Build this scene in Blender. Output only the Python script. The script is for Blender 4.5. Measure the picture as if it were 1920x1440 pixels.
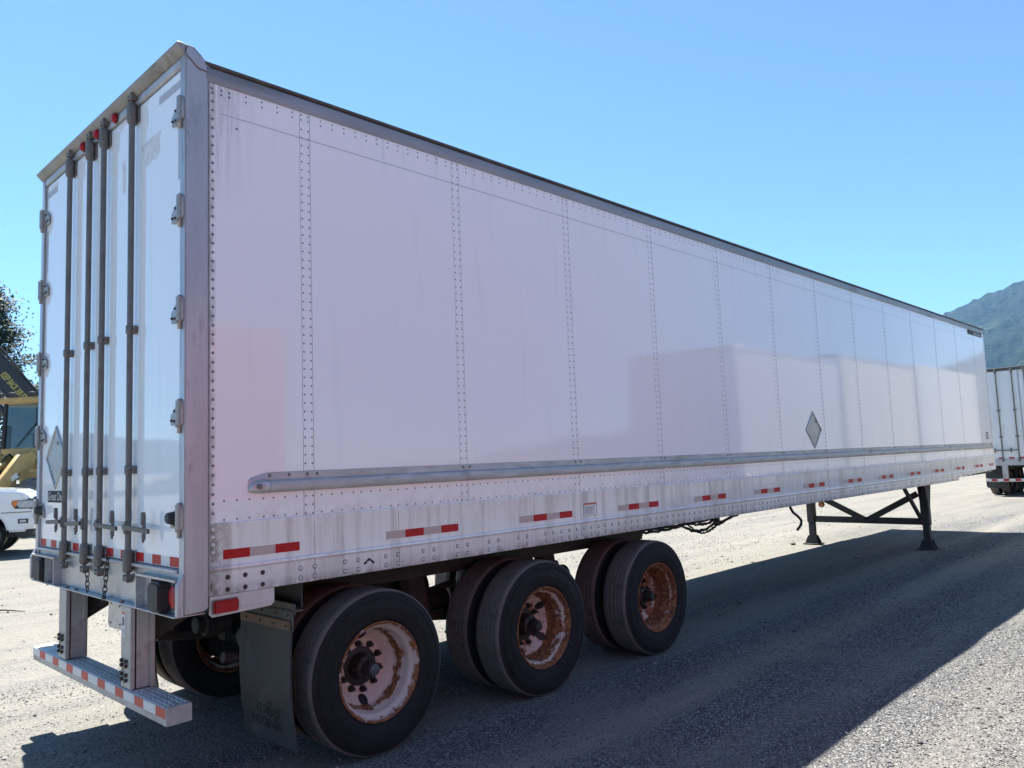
import bpy, bmesh, math, random
import numpy as np
from mathutils import Vector, Matrix, noise as mnoise
for _o in list(bpy.data.objects): bpy.data.objects.remove(_o)
R = math.radians
scene = bpy.context.scene
COL = scene.collection
random.seed(7); rng = np.random.default_rng(7)

# ------------------------------------------------------------------ camera
YAW, PITCH, ROLL = 0.7702, 0.0964, -0.0380
fw = Vector((math.cos(YAW)*math.cos(PITCH), math.sin(YAW)*math.cos(PITCH), math.sin(PITCH)))
rt = Vector((math.sin(YAW), -math.cos(YAW), 0)); up = rt.cross(fw)
r2 = rt*math.cos(ROLL)+up*math.sin(ROLL); u2 = -rt*math.sin(ROLL)+up*math.cos(ROLL)
cam = bpy.data.cameras.new('camera'); camo = bpy.data.objects.new('camera', cam); COL.objects.link(camo)
camo.matrix_world = Matrix(((r2.x,u2.x,-fw.x,-1.7307),(r2.y,u2.y,-fw.y,-4.0666),(r2.z,u2.z,-fw.z,1.7613),(0,0,0,1)))
cam.sensor_fit = 'HORIZONTAL'; cam.sensor_width = 36; cam.lens = 1468.66/1920*36
cam.clip_start = .05; cam.clip_end = 20000
scene.camera = camo

# ------------------------------------------------------------------ sky, sun, exposure
SUN = Vector((0.15, 0.49, 1.0)).normalized()
SUN_EL = math.asin(SUN.z); SUN_ROT = math.atan2(SUN.x, SUN.y)
w = bpy.data.worlds.new('World'); scene.world = w; w.use_nodes = True
nt = w.node_tree; bg = nt.nodes['Background']
sky = nt.nodes.new('ShaderNodeTexSky'); sky.sky_type = 'NISHITA'; sky.sun_disc = False
sky.sun_elevation = SUN_EL; sky.sun_rotation = SUN_ROT
sky.altitude = 0; sky.air_density = 0.6; sky.dust_density = 0.0; sky.ozone_density = 6.0
tint = nt.nodes.new('ShaderNodeMix'); tint.data_type = 'RGBA'; tint.blend_type = 'MULTIPLY'; tint.inputs[0].default_value = 1; tint.inputs[7].default_value = (.91, 1.0, .90, 1)
nt.links.new(sky.outputs[0], tint.inputs[6]); nt.links.new(tint.outputs[2], bg.inputs[0]); bg.inputs[1].default_value = 0.086
sl = bpy.data.lights.new('sun', 'SUN'); sl.energy = 5.0; sl.angle = R(.5); sl.color = (1, .955, .875)
so = bpy.data.objects.new('sun', sl); COL.objects.link(so)
so.rotation_euler = SUN.to_track_quat('Z', 'Y').to_euler(); so.location = (20, 40, 60)
vs = scene.view_settings
vs.view_transform = 'Standard'; vs.look = 'None'; vs.gamma = 1; vs.use_curve_mapping = False; vs.exposure = 1.7

# ------------------------------------------------------------------ node helpers
class N:
    def __init__(s, name):
        s.m = bpy.data.materials.new(name); s.m.use_nodes = True; s.t = s.m.node_tree
        s.b = s.t.nodes['Principled BSDF']; s._c = {}
    def n(s, kind, **kw):
        nd = s.t.nodes.new('ShaderNode'+kind)
        for k, v in kw.items():
            if k.startswith('i_'): nd.inputs[k[2:].replace('_', ' ')].default_value = v
            else: setattr(nd, k, v)
        return nd
    def l(s, a, b): s.t.links.new(a, b)
    def co(s, which='Object', scale=(1, 1, 1), loc=(0, 0, 0)):
        if which == 'Position':
            src = s.n('NewGeometry').outputs['Position']
        else: src = s.n('TexCoord').outputs[which]
        mp = s.n('Mapping'); mp.inputs['Scale'].default_value = scale; mp.inputs['Location'].default_value = loc
        s.l(src, mp.inputs[0]); return mp.outputs[0]
    def noise(s, scale, co=None, detail=4, rough=.55, dist=0):
        nd = s.n('TexNoise'); nd.inputs['Scale'].default_value = scale; nd.inputs['Detail'].default_value = detail
        nd.inputs['Roughness'].default_value = rough; nd.inputs['Distortion'].default_value = dist
        s.l(co if co is not None else s.co(), nd.inputs['Vector']); return nd.outputs['Fac']
    def ramp(s, f, pts):
        r = s.n('ValToRGB'); e = r.color_ramp.elements
        while len(e) < len(pts): e.new(.5)
        for el, (p, c) in zip(e, pts):
            el.position = p; el.color = c if len(c) == 4 else (*c, 1)
        s.l(f, r.inputs[0]); return r.outputs[0]
    def mask(s, f, a, b):
        r = s.n('MapRange'); r.inputs['From Min'].default_value = a; r.inputs['From Max'].default_value = b
        s.l(f, r.inputs['Value']); return r.outputs[0]
    def mix(s, f, a, b, mode='MIX'):
        m = s.n('Mix', data_type='RGBA', blend_type=mode)
        for sock, v in ((m.inputs[0], f), (m.inputs[6], a), (m.inputs[7], b)):
            if isinstance(v, (int, float)): sock.default_value = v
            elif isinstance(v, tuple): sock.default_value = v if len(v) == 4 else (*v, 1)
            else: s.l(v, sock)
        return m.outputs[2]
    def math(s, op, a, b=0.0):
        m = s.n('Math', operation=op)
        for sock, v in ((m.inputs[0], a), (m.inputs[1], b)):
            if isinstance(v, (int, float)): sock.default_value = v
            else: s.l(v, sock)
        return m.outputs[0]
    def xyz(s, co):
        x = s.n('SeparateXYZ'); s.l(co, x.inputs[0]); return x.outputs
    def bump(s, h, strength=.3, dist=.01, normal=None):
        b = s.n('Bump'); b.inputs['Strength'].default_value = strength; b.inputs['Distance'].default_value = dist
        s.l(h, b.inputs['Height'])
        if normal is not None: s.l(normal, b.inputs['Normal'])
        s.l(b.outputs[0], s.b.inputs['Normal']); return b.outputs[0]
    def set(s, color=None, rough=None, metal=None, spec=None, coat=None):
        for k, v in (('Base Color', color), ('Roughness', rough), ('Metallic', metal), ('Specular IOR Level', spec), ('Coat Weight', coat)):
            if v is None: continue
            if isinstance(v, (int, float)): s.b.inputs[k].default_value = v
            elif isinstance(v, tuple): s.b.inputs[k].default_value = (*v, 1)
            else: s.l(v, s.b.inputs[k])
        return s.m

def basic(name, c, rough=.5, metal=0., var=.18, vs=6., dirt=None, damt=.5, dscale=3., bump=0., bscale=40., spec=.5, stretch=(1, 1, 1), coat=0.):
    g = N(name); co = g.co('Object', stretch)
    f = g.noise(vs, co, 5, .6)
    c2 = tuple(max(0, x*(1-var)) for x in c); c1 = tuple(min(1, x*(1+var*.5)) for x in c)
    col = g.mix(g.mask(f, .3, .7), c2, c1)
    rr = g.math('MULTIPLY_ADD', f, .25); g.t.nodes[-1].inputs[2].default_value = rough-.12
    if dirt:
        d = g.noise(dscale, co, 8, .68, .4)
        dm = g.mask(d, 1-damt-.08, 1-damt+.14)
        col = g.mix(dm, col, dirt)
        rr = g.math('MAXIMUM', rr, g.math('MULTIPLY', dm, .8))
    if bump: g.bump(g.noise(bscale, co, 6, .65), bump, .01)
    return g.set(col, rr, metal, spec, coat)

MT = {}
# glossy white panel paint, faint wash marks and a very slight wobble in the sheet
def panel_paint(name, c=(.895, .86, .85), rough=.07, wob=.03, grime=True):
    g = N(name); co = g.co('Position')
    f = g.noise(1.1, co, 3, .5); st = g.noise(9., g.co('Position', (1, 1, .08)), 6, .6)
    col = g.mix(g.mask(st, .58, .9), c, tuple(x*.86 for x in c))
    sp = g.noise(60., co, 2, .5); col = g.mix(g.mask(sp, .76, .8), col, (.32, .27, .22))
    if grime:
        x, y, z = g.xyz(co)
        k = g.math('MULTIPLY', g.math('MULTIPLY', g.mask(x, .42, .16), g.mask(z, 3.2, 3.9)), g.mask(g.noise(30., g.co('Position', (1, 1, .06)), 7, .7), .38, .66))
        k2 = g.math('MULTIPLY', g.math('MULTIPLY', g.mask(z, 3.55, 3.905), g.mask(g.noise(11., g.co('Position', (1, 1, .05)), 7, .7), .55, .80)), .55)
        k3 = g.math('MULTIPLY', g.math('MULTIPLY', g.mask(z, 1.60, 1.485), g.mask(g.noise(9., co, 8, .75), .45, .70)), .5)
        k4 = g.math('MULTIPLY', g.math('MULTIPLY', g.mask(x, .175, .150), g.mask(g.noise(20., g.co('Position', (1, 1, .3)), 7, .7), .40, .60)), .8)
        k = g.math('MAXIMUM', g.math('MAXIMUM', k, k2), g.math('MAXIMUM', k3, k4))
        col = g.mix(k, col, (.30, .265, .235))
        sc = g.noise(3.2, g.co('Position', (.35, 1, 2.4)), 12, .85); scm = g.math('MULTIPLY', g.mask(sc, .70, .74), .4); col = g.mix(scm, col, (.55, .53, .52))
    g.bump(g.noise(1.1, g.co('Position', (1, 1, .6)), 2, .4), wob, .02)
    return g.set(col, g.math('MULTIPLY_ADD', st, .05), 0., .5), g
m, g = panel_paint('white_panel_paint'); g.t.nodes  # roughness base
for nd in g.t.nodes:
    if nd.type == 'MATH' and nd.operation == 'MULTIPLY_ADD': nd.inputs[2].default_value = .035
MT['panel'] = m
m, g = panel_paint('white_door_paint', (.86, .865, .87), .1, .03, False)
for nd in g.t.nodes:
    if nd.type == 'MATH' and nd.operation == 'MULTIPLY_ADD': nd.inputs[2].default_value = .02
MT['door'] = m

def rail_paint():
    g = N('aluminium_rail'); co = g.co('Position'); z = g.xyz(co)[2]
    st = g.noise(14., g.co('Position', (1, 1, .035)), 7, .7)
    st2 = g.noise(2.2, g.co('Position', (1, 1, .3)), 5, .6)
    col = g.mix(g.mask(st, .48, .74), (.80, .80, .80), (.45, .43, .40))
    col = g.mix(g.mask(st2, .54, .70), col, (.58, .56, .52))
    low = g.mask(z, 1.165, 1.105)                                     # road splash along the lower lip
    d = g.math('MULTIPLY', low, g.mask(g.noise(9., co, 8, .75), .42, .66))
    rear = g.math('MULTIPLY', g.mask(g.xyz(co)[0], .26, .13), g.mask(g.noise(16., co, 6, .7), .3, .6))
    d = g.math('MAXIMUM', d, rear)
    col = g.mix(d, col, (.13, .105, .085))
    g.bump(g.noise(120., co, 3, .5), .05, .003)
    return g.set(col, g.mask(st, .2, 1.6), .1, .5)
MT['rail'] = rail_paint()
MT['skirt'] = basic('streaked_skirt_aluminium', (.58, .56, .54), .45, .2, .2, 6., (.22, .19, .165), .36, 7., .05, 60., stretch=(1, 1, .12))
MT['toprail'] = basic('weathered_top_rail', (.33, .335, .34), .48, .45, .22, 5., (.20, .185, .165), .38, 6., .05, 90., stretch=(.2, 1, 1))
MT['rub'] = basic('dull_galvanised_rail', (.47, .47, .455), .52, .35, .25, 26., (.30, .28, .25), .38, 8., .12, 160., stretch=(.25, 1, 1))

MT['alu'] = basic('mill_aluminium', (.50, .50, .50), .38, .6, .25, 9., (.17, .15, .13), .36, 5., .06, 90., stretch=(1, 1, 1))
MT['alu_clean'] = basic('extruded_aluminium', (.62, .63, .64), .33, .7, .2, 5., (.30, .28, .25), .33, 6., .04, 90., stretch=(.2, 1, 1))
MT['galv'] = basic('galvanised_post_steel', (.46, .465, .475), .38, .3, .3, 3., (.22, .195, .175), .37, 9., .06, 60., stretch=(1, 1, .22))
MT['bumper'] = basic('dusty_galvanised_steel', (.46, .44, .42), .5, .3, .25, 5., (.27, .235, .20), .42, 6., .08, 60.)
MT['rod'] = basic('weathered_zinc_rod', (.19, .178, .165), .5, .45, .25, 8., (.11, .09, .075), .42, 12., .1, 90., stretch=(1, 1, .35))
MT['handle'] = basic('worn_handle_steel', (.13, .125, .118), .5, .4, .25, 8., (.15, .125, .105), .4, 12., .1, 90.)
MT['visor'] = basic('grimy_visor_steel', (.30, .29, .27), .5, .2, .25, 5., (.17, .15, .13), .42, 6., .08, 60.)
MT['hinge'] = basic('worn_hinge_steel', (.40, .385, .36), .4, .45, .3, 12., (.15, .115, .085), .40, 16., .12, 60.)
MT['cast'] = basic('weathered_cast_steel', (.20, .185, .17), .62, .3, .3, 14., (.12, .085, .06), .42, 12., .25, 60.)
MT['bolt'] = basic('dull_bolt_head', (.20, .19, .18), .5, .4, .3, 30.)
MT['rivet'] = basic('oxidised_rivet', (.23, .222, .225), .45, .4, .3, 30.)
MT['railbolt'] = basic('rail_bolt_head', (.66, .65, .64), .4, .2, .15, 30.)
MT['washer'] = basic('grimy_washer', (.16, .14, .125), .7, .1, .3, 30.)
MT['darkbolt'] = basic('rusty_black_bolt', (.06, .045, .04), .7, .2, .3, 30.)
MT['black'] = basic('black_chassis_paint', (.030, .029, .030), .55, 0, .3, 7., (.10, .085, .07), .36, 5., .15, 50.)
MT['frame'] = basic('dusty_brown_frame', (.045, .037, .031), .8, 0, .3, 8., (.085, .068, .055), .42, 6., .25, 50.)
MT['seal'] = basic('black_rubber_seal', (.035, .034, .032), .6, 0, .3, 12., (.10, .09, .08), .36, 14.)
MT['sealant'] = basic('grey_sealant', (.30, .29, .30), .6, 0, .25, 20.)
MT['roofedge'] = basic('dark_roof_edge', (.10, .085, .07), .6, .2, .3, 8., (.17, .14, .11), .4, 8.)
MT['hose'] = basic('black_hose', (.022, .022, .023), .5, 0, .2, 20., (.07, .06, .05), .3, 10.)
MT['glassblack'] = basic('black_plastic', (.02, .02, .022), .35)
MT['stain'] = basic('torn_sticker_residue', (.76, .755, .75), .6, 0, .2, 24., (.42, .40, .38), .38, 14., .2, 80.)
MT['ghost'] = basic('faded_grey_tape', (.47, .45, .47), .45, 0, .12, 20.)
MT['paper'] = basic('white_label', (.72, .71, .69), .5, 0, .1, 20.)
MT['ink'] = basic('black_ink', (.04, .04, .045), .5, 0, .2, 20.)
MT['orange'] = basic('orange_label_band', (.62, .16, .05), .5, 0, .1, 20.)
MT['plate'] = basic('dark_name_plate', (.022, .022, .026), .75, .0, .2, 20.)
MT['silver'] = basic('silver_letters', (.42, .415, .41), .4, .4, .1, 20.)
MT['placard'] = basic('aluminium_placard', (.44, .44, .43), .42, .6, .22, 12., (.25, .23, .21), .4, 9., .1, 60.)
MT['lamp_red'] = basic('red_lamp_lens', (.36, .006, .012), .3, 0, .2, 10., spec=.25)
MT['lamp_amber'] = basic('amber_lamp_lens', (.60, .16, .02), .2, 0, .2, 10., coat=.6)
def tape(name, c, fade):
    g = N(name); co = g.co('Position')
    v = g.n('TexVoronoi'); v.feature = 'F1'; v.inputs['Scale'].default_value = 160; g.l(co, v.inputs['Vector'])
    f = g.noise(14., co, 6, .65)
    col = g.mix(g.mask(v.outputs['Distance'], .2, .9), c, tuple(x*.8 for x in c))
    col = g.mix(g.mask(f, .62, .72), col, fade)
    return g.set(col, .4, 0, .25)
MT['tape_red'] = tape('red_reflective_tape', (.48, .008, .012), (.40, .03, .03))
MT['tape_white'] = tape('pale_reflective_tape', (.56, .45, .41), (.45, .37, .33))
MT['tape_bright'] = tape('white_reflective_tape', (.74, .73, .71), (.55, .50, .46))
MT['tape_orange'] = tape('faded_red_reflective_tape', (.58, .075, .05), (.48, .16, .12))

def tyre_mat(name, dust, tread):
    g = N(name); co = g.co('Object'); x, y, z = g.xyz(co)
    rad = g.math('SQRT', g.math('ADD', g.math('MULTIPLY', x, x), g.math('MULTIPLY', z, z)))
    f = g.noise(9., co, 8, .7); f2 = g.noise(2.6, co, 4, .6)
    col = g.mix(g.mask(f, .3, .8), (.010, .010, .012), (.020, .019, .020))
    col = g.mix(g.math('MULTIPLY', g.mask(f2, .55, .75), .5), col, dust)
    tm = g.math('MULTIPLY', g.mask(rad, .4795, .486), g.mask(f, .05, .5))
    col = g.mix(tm, col, tread)
    g.bump(f, .25, .004)
    return g.set(col, .78, 0, .28)
MT['tyre'] = tyre_mat('dusty_tyre_rubber', (.03, .028, .027), (.165, .138, .127))
def rim_mat(name, lo, paint=(.62, .49, .43)):  # pink cast of the paint is warm light put into its colour
    g = N(name); co = g.co('Object'); x, y, z = g.xyz(co)
    rad = g.math('SQRT', g.math('ADD', g.math('MULTIPLY', x, x), g.math('MULTIPLY', z, z)))
    n1 = g.noise(11., co, 10, .72, .3); n2 = g.noise(40., co, 5, .6)
    edge = g.mask(rad, .266, .290)                                   # corrosion eats in from the flange
    ring = g.math('SUBTRACT', 1.0, g.mask(g.math('ABSOLUTE', g.math('SUBTRACT', rad, .240)), .002, .020))
    hub = g.mask(rad, .15, .10)
    ff = g.math('ADD', n1, g.math('MULTIPLY', edge, .27)); ff = g.math('ADD', ff, g.math('MULTIPLY', ring, .25)); ff = g.math('ADD', ff, g.math('MULTIPLY', hub, .12))
    k = g.mask(ff, lo, lo+.07)
    rust = g.ramp(g.math('MULTIPLY', g.math('ADD', n1, n2), .5), [(.32, (.035, .015, .010)), (.46, (.14, .045, .018)), (.55, (.29, .105, .036)), (.64, (.46, .22, .085))])
    pc = g.mix(g.mask(n2, .4, .7), paint, tuple(c*.88 for c in paint))
    col = g.mix(k, pc, rust)
    g.bump(g.math('MULTIPLY', k, n2), .5, .004)
    return g.set(col, g.math('MULTIPLY_ADD', k, .45), 0, .5)
for nm, lo in (('rim_white', .645), ('rim_half', .505), ('rim_rust', .42)):
    MT[nm] = rim_mat(nm.replace('_', 'ty_')+'_steel', lo)
    for nd in MT[nm].node_tree.nodes:
        if nd.type == 'MATH' and nd.operation == 'MULTIPLY_ADD': nd.inputs[2].default_value = .35
MT['hub'] = basic('black_hub_iron', (.030, .026, .026), .5, .3, .3, 15., (.10, .055, .035), .36, 12., .3, 50.)
MT['hubcap'] = basic('blue_grey_oil_cap', (.07, .085, .10), .3, .1, .2, 15.)
MT['tyre_text'] = basic('raised_tyre_lettering', (.034, .034, .037), .7, 0, .3, 12.)
MT['flap'] = basic('dusty_mudflap_rubber', (.036, .037, .037), .62, 0, .3, 5., (.078, .075, .070), .40, 4., .2, 30.)
MT['flap_text'] = basic('worn_mudflap_lettering', (.042, .046, .044), .4, 0, .35, 20.)
MT['bracket'] = basic('green_grey_bracket', (.085, .088, .082), .6, .1, .3, 8., (.19, .14, .09), .42, 8., .2, 50.)
MT['rustbar'] = basic('rusty_clamp_bar', (.20, .125, .075), .7, 0, .3, 14., (.11, .06, .035), .42, 12., .2, 50.)

# ------------------------------------------------------------------ mesh builder
ORG = {}
class MB:
    def __init__(s): s.v = []; s.f = []
    def add(s, vs, fs):
        k = len(s.v); s.v += [tuple(p) for p in vs]; s.f += [tuple(i+k for i in f) for f in fs]; return s
    def box(s, x0, x1, y0, y1, z0, z1):
        x0, x1 = sorted((x0, x1)); y0, y1 = sorted((y0, y1)); z0, z1 = sorted((z0, z1))
        return s.add([(x0,y0,z0),(x1,y0,z0),(x1,y1,z0),(x0,y1,z0),(x0,y0,z1),(x1,y0,z1),(x1,y1,z1),(x0,y1,z1)],
                     [(3,2,1,0),(4,5,6,7),(0,1,5,4),(1,2,6,5),(2,3,7,6),(3,0,4,7)])
    def prism(s, poly, axis, a, b):
        """poly: 2D loop in the two other axes (x: (y,z), y: (x,z), z: (x,y)), pushed along axis from a to b"""
        n = len(poly)
        def P(p, t): return {'x': (t, p[0], p[1]), 'y': (p[0], t, p[1]), 'z': (p[0], p[1], t)}[axis]
        vs = [P(p, a) for p in poly]+[P(p, b) for p in poly]
        ar = sum(poly[i][0]*poly[(i+1) % n][1]-poly[(i+1) % n][0]*poly[i][1] for i in range(n))
        flip = (ar > 0) ^ (b > a) ^ (axis == 'y')
        fs = [tuple(range(n)), tuple(range(2*n-1, n-1, -1))]+[(i, i+n, (i+1) % n+n, (i+1) % n) for i in range(n)]
        if not flip: fs = [f[::-1] for f in fs]
        # orient: outward
        return s.add(vs, [f[::-1] for f in fs] )
    def cyl(s, p, q, r, n=12, r2=None, caps=True):
        p = Vector(p); q = Vector(q); d = (q-p).normalized(); r2 = r if r2 is None else r2
        a = d.orthogonal().normalized(); b = d.cross(a)
        vs = [p+(a*math.cos(t)+b*math.sin(t))*r for t in [2*math.pi*i/n for i in range(n)]]
        vs += [q+(a*math.cos(t)+b*math.sin(t))*r2 for t in [2*math.pi*i/n for i in range(n)]]
        fs = [(i, (i+1) % n, (i+1) % n+n, i+n) for i in range(n)]
        if caps: fs += [tuple(range(n-1, -1, -1)), tuple(range(n, 2*n))]
        return s.add(vs, fs)
    def bar(s, p, q, w, h, upv=(0, 0, 1)):
        p = Vector(p); q = Vector(q); d = (q-p).normalized(); u = Vector(upv)
        a = d.cross(u).normalized()*w/2; b = a.cross(d).normalized()*h/2
        vs = [e+i*a+j*b for e in (p, q) for i, j in ((-1,-1),(1,-1),(1,1),(-1,1))]
        return s.add(vs, [(0,1,2,3),(7,6,5,4),(0,4,5,1),(1,5,6,2),(2,6,7,3),(3,7,4,0)])
    def tube(s, pts, r, n=8):
        pts = [Vector(p) for p in pts]; rings = []; a = None
        for i, p in enumerate(pts):
            d = (pts[min(i+1, len(pts)-1)]-pts[max(i-1, 0)]).normalized()
            a = d.orthogonal().normalized() if a is None else (a-d*a.dot(d)).normalized()
            b = d.cross(a); rr = r[i] if isinstance(r, (list, tuple)) else r
            rings.append([p+(a*math.cos(2*math.pi*k/n)+b*math.sin(2*math.pi*k/n))*rr for k in range(n)])
        vs = [v for q in rings for v in q]; fs = []
        for i in range(len(pts)-1):
            for k in range(n): fs.append((i*n+k, i*n+(k+1) % n, (i+1)*n+(k+1) % n, (i+1)*n+k))
        fs += [tuple(range(n-1, -1, -1)), tuple(range((len(pts)-1)*n, len(pts)*n))]
        return s.add(vs, fs)
    def lathe(s, prof, c, axis='y', n=48, close=False):
        """prof: [(radius, offset along axis)]"""
        vs = []; m = len(prof)
        for k in range(n):
            t = 2*math.pi*k/n; ca, sa = math.cos(t), math.sin(t)
            for r, o in prof:
                vs.append({'y': (c[0]+r*ca, c[1]+o, c[2]+r*sa), 'x': (c[0]+o, c[1]+r*ca, c[2]+r*sa), 'z': (c[0]+r*ca, c[1]+r*sa, c[2]+o)}[axis])
        fs = []
        for k in range(n):
            k2 = (k+1) % n
            for i in range(m if close else m-1):
                j = (i+1) % m; fs.append((k*m+i, k*m+j, k2*m+j, k2*m+i))
        return s.add(vs, fs)
    def dome(s, c, nrm, r, h, n=6):
        c = Vector(c); d = Vector(nrm).normalized(); a = d.orthogonal().normalized(); b = d.cross(a)
        vs = [c+(a*math.cos(2*math.pi*k/n)+b*math.sin(2*math.pi*k/n))*r for k in range(n)]
        vs += [c+d*h+(a*math.cos(2*math.pi*k/n)+b*math.sin(2*math.pi*k/n))*r*.55 for k in range(n)]
        return s.add(vs, [(k, (k+1) % n, (k+1) % n+n, k+n) for k in range(n)]+[tuple(range(n, 2*n))])
    def build(s, name, mat, parent=None, bevel=0., seg=1, smooth=38, org=None):
        vs = np.array(s.v, float)
        c = (vs.min(0)+vs.max(0))/2 if org is None else np.array(org, float)
        me = bpy.data.meshes.new(name); me.from_pydata((vs-c).tolist(), [], s.f)
        bm = bmesh.new(); bm.from_mesh(me)
        bmesh.ops.recalc_face_normals(bm, faces=bm.faces)
        if bevel:
            ed = [e for e in bm.edges if len(e.link_faces) == 2 and e.calc_face_angle(0) > R(28)]
            bmesh.ops.bevel(bm, geom=ed, offset=bevel, segments=seg, affect='EDGES', clamp_overlap=True)
        bm.to_mesh(me); bm.free()
        me.polygons.foreach_set('use_smooth', [True]*len(me.polygons)); me.set_sharp_from_angle(angle=R(smooth))
        me.materials.append(MT[mat] if isinstance(mat, str) else mat)
        o = bpy.data.objects.new(name, me); COL.objects.link(o)
        if parent is not None:
            o.parent = parent; o.location = Vector(c)-ORG[parent]
        else: o.location = Vector(c)
        ORG[o] = Vector(c); return o

def root(name, loc, label, cat, group=None, rz=0.):
    """an Empty at the thing's base; parts are then written in coordinates local to ORG (world when rz = 0)"""
    o = bpy.data.objects.new(name, None); COL.objects.link(o); o.location = loc; o.rotation_euler = (0, 0, rz)
    o.empty_display_size = .3; o['label'] = label; o['category'] = cat
    if group: o['group'] = group
    ORG[o] = Vector(loc) if rz == 0 else Vector((0, 0, 0)); return o
def tag(o, label, cat, group=None):
    o['label'] = label; o['category'] = cat
    if group: o['group'] = group
    return o
def dup(o, loc=None, parent=None):
    c = o.copy(); COL.objects.link(c)
    if parent is not None: c.parent = parent
    if loc is not None: c.location = loc
    for ch in o.children: dup(ch, None, c)
    return c
def text_geo(s, size, depth, shear=0., bold=0., spacing=1.):
    cu = bpy.data.curves.new('t', 'FONT'); cu.body = s; cu.size = size; cu.extrude = depth; cu.shear = shear
    cu.offset = bold; cu.space_character = spacing; cu.align_x = 'CENTER'; cu.align_y = 'CENTER'; cu.resolution_u = 3
    ob = bpy.data.objects.new('t', cu); COL.objects.link(ob)
    dg = bpy.context.evaluated_depsgraph_get(); me = bpy.data.meshes.new_from_object(ob.evaluated_get(dg))
    vs = [tuple(v.co) for v in me.vertices]; fs = [tuple(p.vertices) for p in me.polygons]
    bpy.data.objects.remove(ob); bpy.data.curves.remove(cu); bpy.data.meshes.remove(me); return vs, fs
# ================================================================== THE SETTING
def fbm(x, y, s, o=4, seed=0.):
    return mnoise.fractal(Vector((x*s+seed, y*s-seed, seed)), 1.0, 2.0, o)
def ground_material():
    g = N('gravel_and_dust'); P = g.co('Position'); X, Y, Z = g.xyz(P)
    # tyre-packed lanes run along the parked rows; loose grey stone lies between them
    wob = g.math('MULTIPLY', g.math('SUBTRACT', g.noise(.22, P, 3, .5), .5), 1.7)
    lane = g.math('ADD', Y, wob)
    wv = g.math('COSINE', g.math('MULTIPLY', g.math('ADD', g.math('ADD', Y, g.math('MULTIPLY', wob, .16)), .76), 6.2))
    tr = g.noise(1.0, g.co('Position', (.16, 1.5, 1)), 7, .68)
    big = g.noise(.13, P, 4, .55)
    side = g.mask(Y, -1.0, 2.2)                                       # more loose stone towards the next row
    d = g.math('ADD', g.math('MULTIPLY', g.math('MULTIPLY', wv, g.math('MULTIPLY', g.mask(Y, -1.7, -1.1), g.mask(Y, 1.1, .5))), .15), g.math('MULTIPLY', tr, .75))
    d = g.math('ADD', d, g.math('MULTIPLY', big, .35)); d = g.math('ADD', d, g.math('MULTIPLY', side, .17))
    dust = g.mask(d, .50, .76)
    fine = g.noise(38., P, 8, .75)
    v = g.n('TexVoronoi'); v.inputs['Scale'].default_value = 80; v.inputs['Randomness'].default_value = 1; g.l(P, v.inputs['Vector'])
    v2 = g.n('TexVoronoi'); v2.inputs['Scale'].default_value = 27; g.l(P, v2.inputs['Vector'])
    cs = g.n('SeparateColor'); g.l(v.outputs['Color'], cs.inputs[0])
    stone = g.ramp(cs.outputs[0], [(0, (.050, .052, .057)), (.35, (.130, .132, .136)), (.7, (.215, .213, .207)), (1, (.40, .393, .37))])
    stone = g.mix(g.mask(v.outputs['Distance'], .35, .75), stone, (.058, .059, .063))
    dc = g.mix(g.mask(fine, .3, .75), (.158, .148, .126), (.245, .233, .202))
    dc = g.mix(g.mask(cs.outputs[1], .86, .9), dc, stone)
    col = g.mix(dust, stone, dc)
    pt = g.noise(.55, P, 5, .6); col = g.mix(g.mask(pt, .58, .74), col, (.178, .168, .146))
    h = g.math('ADD', g.math('MULTIPLY', g.math('SUBTRACT', 1, v.outputs['Distance']), g.math('SUBTRACT', 1.15, dust)), g.math('MULTIPLY', fine, .6))
    h = g.math('ADD', h, g.math('MULTIPLY', g.noise(5., g.co('Position', (.5, 2.2, 1)), 5, .6), 1.6))
    h = g.math('ADD', h, g.math('MULTIPLY', g.math('SUBTRACT', 1, v2.outputs['Distance']), .5))
    g.bump(h, .75, .014)
    return g.set(col, .93, 0, .2)
MT['ground'] = ground_material()
def axis_coords(lo, hi, step, far, ratio=1.16):
    a = list(np.arange(lo, hi+1e-6, step)); s = step
    b = [a[-1]]
    while b[-1] < far: s *= ratio; b.append(b[-1]+s)
    s = step; c = [a[0]]
    while c[-1] > -far: s *= ratio; c.append(c[-1]-s)
    return np.array(sorted(set(c[1:]))+a+b[1:])
def ground_z(x, y):
    r = math.hypot(x-3, y)
    k = max(0., min(1., 1-(r-25)/40))
    z = .022*fbm(x, y, .45, 3, 3.1)*k + .010*fbm(x*.35, y*1.8, 1.0, 3, 9.)*k
    if -.3 < y < 3.0 and 0 < x < 14: z *= .35
    return z-.004
gx = axis_coords(-5, 22, .11, 5200); gy = axis_coords(-6, 14, .11, 5200)
gv = np.zeros((len(gx), len(gy), 3))
for i, x in enumerate(gx):
    for j, y in enumerate(gy):
        gv[i, j] = (x, y, ground_z(x, y) if abs(x-3) < 66 and abs(y) < 66 else -.004)
nx, ny = len(gx), len(gy)
ii, jj = np.meshgrid(np.arange(nx-1), np.arange(ny-1), indexing='ij'); k0 = (ii*ny+jj).ravel()
me = bpy.data.meshes.new('ground'); me.from_pydata(gv.reshape(-1, 3).tolist(), [], np.stack([k0, k0+ny, k0+ny+1, k0+1], 1).tolist())
me.polygons.foreach_set('use_smooth', [True]*len(me.polygons)); me.materials.append(MT['ground'])
ground = bpy.data.objects.new('ground', me); COL.objects.link(ground); ground['kind'] = 'structure'

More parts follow.
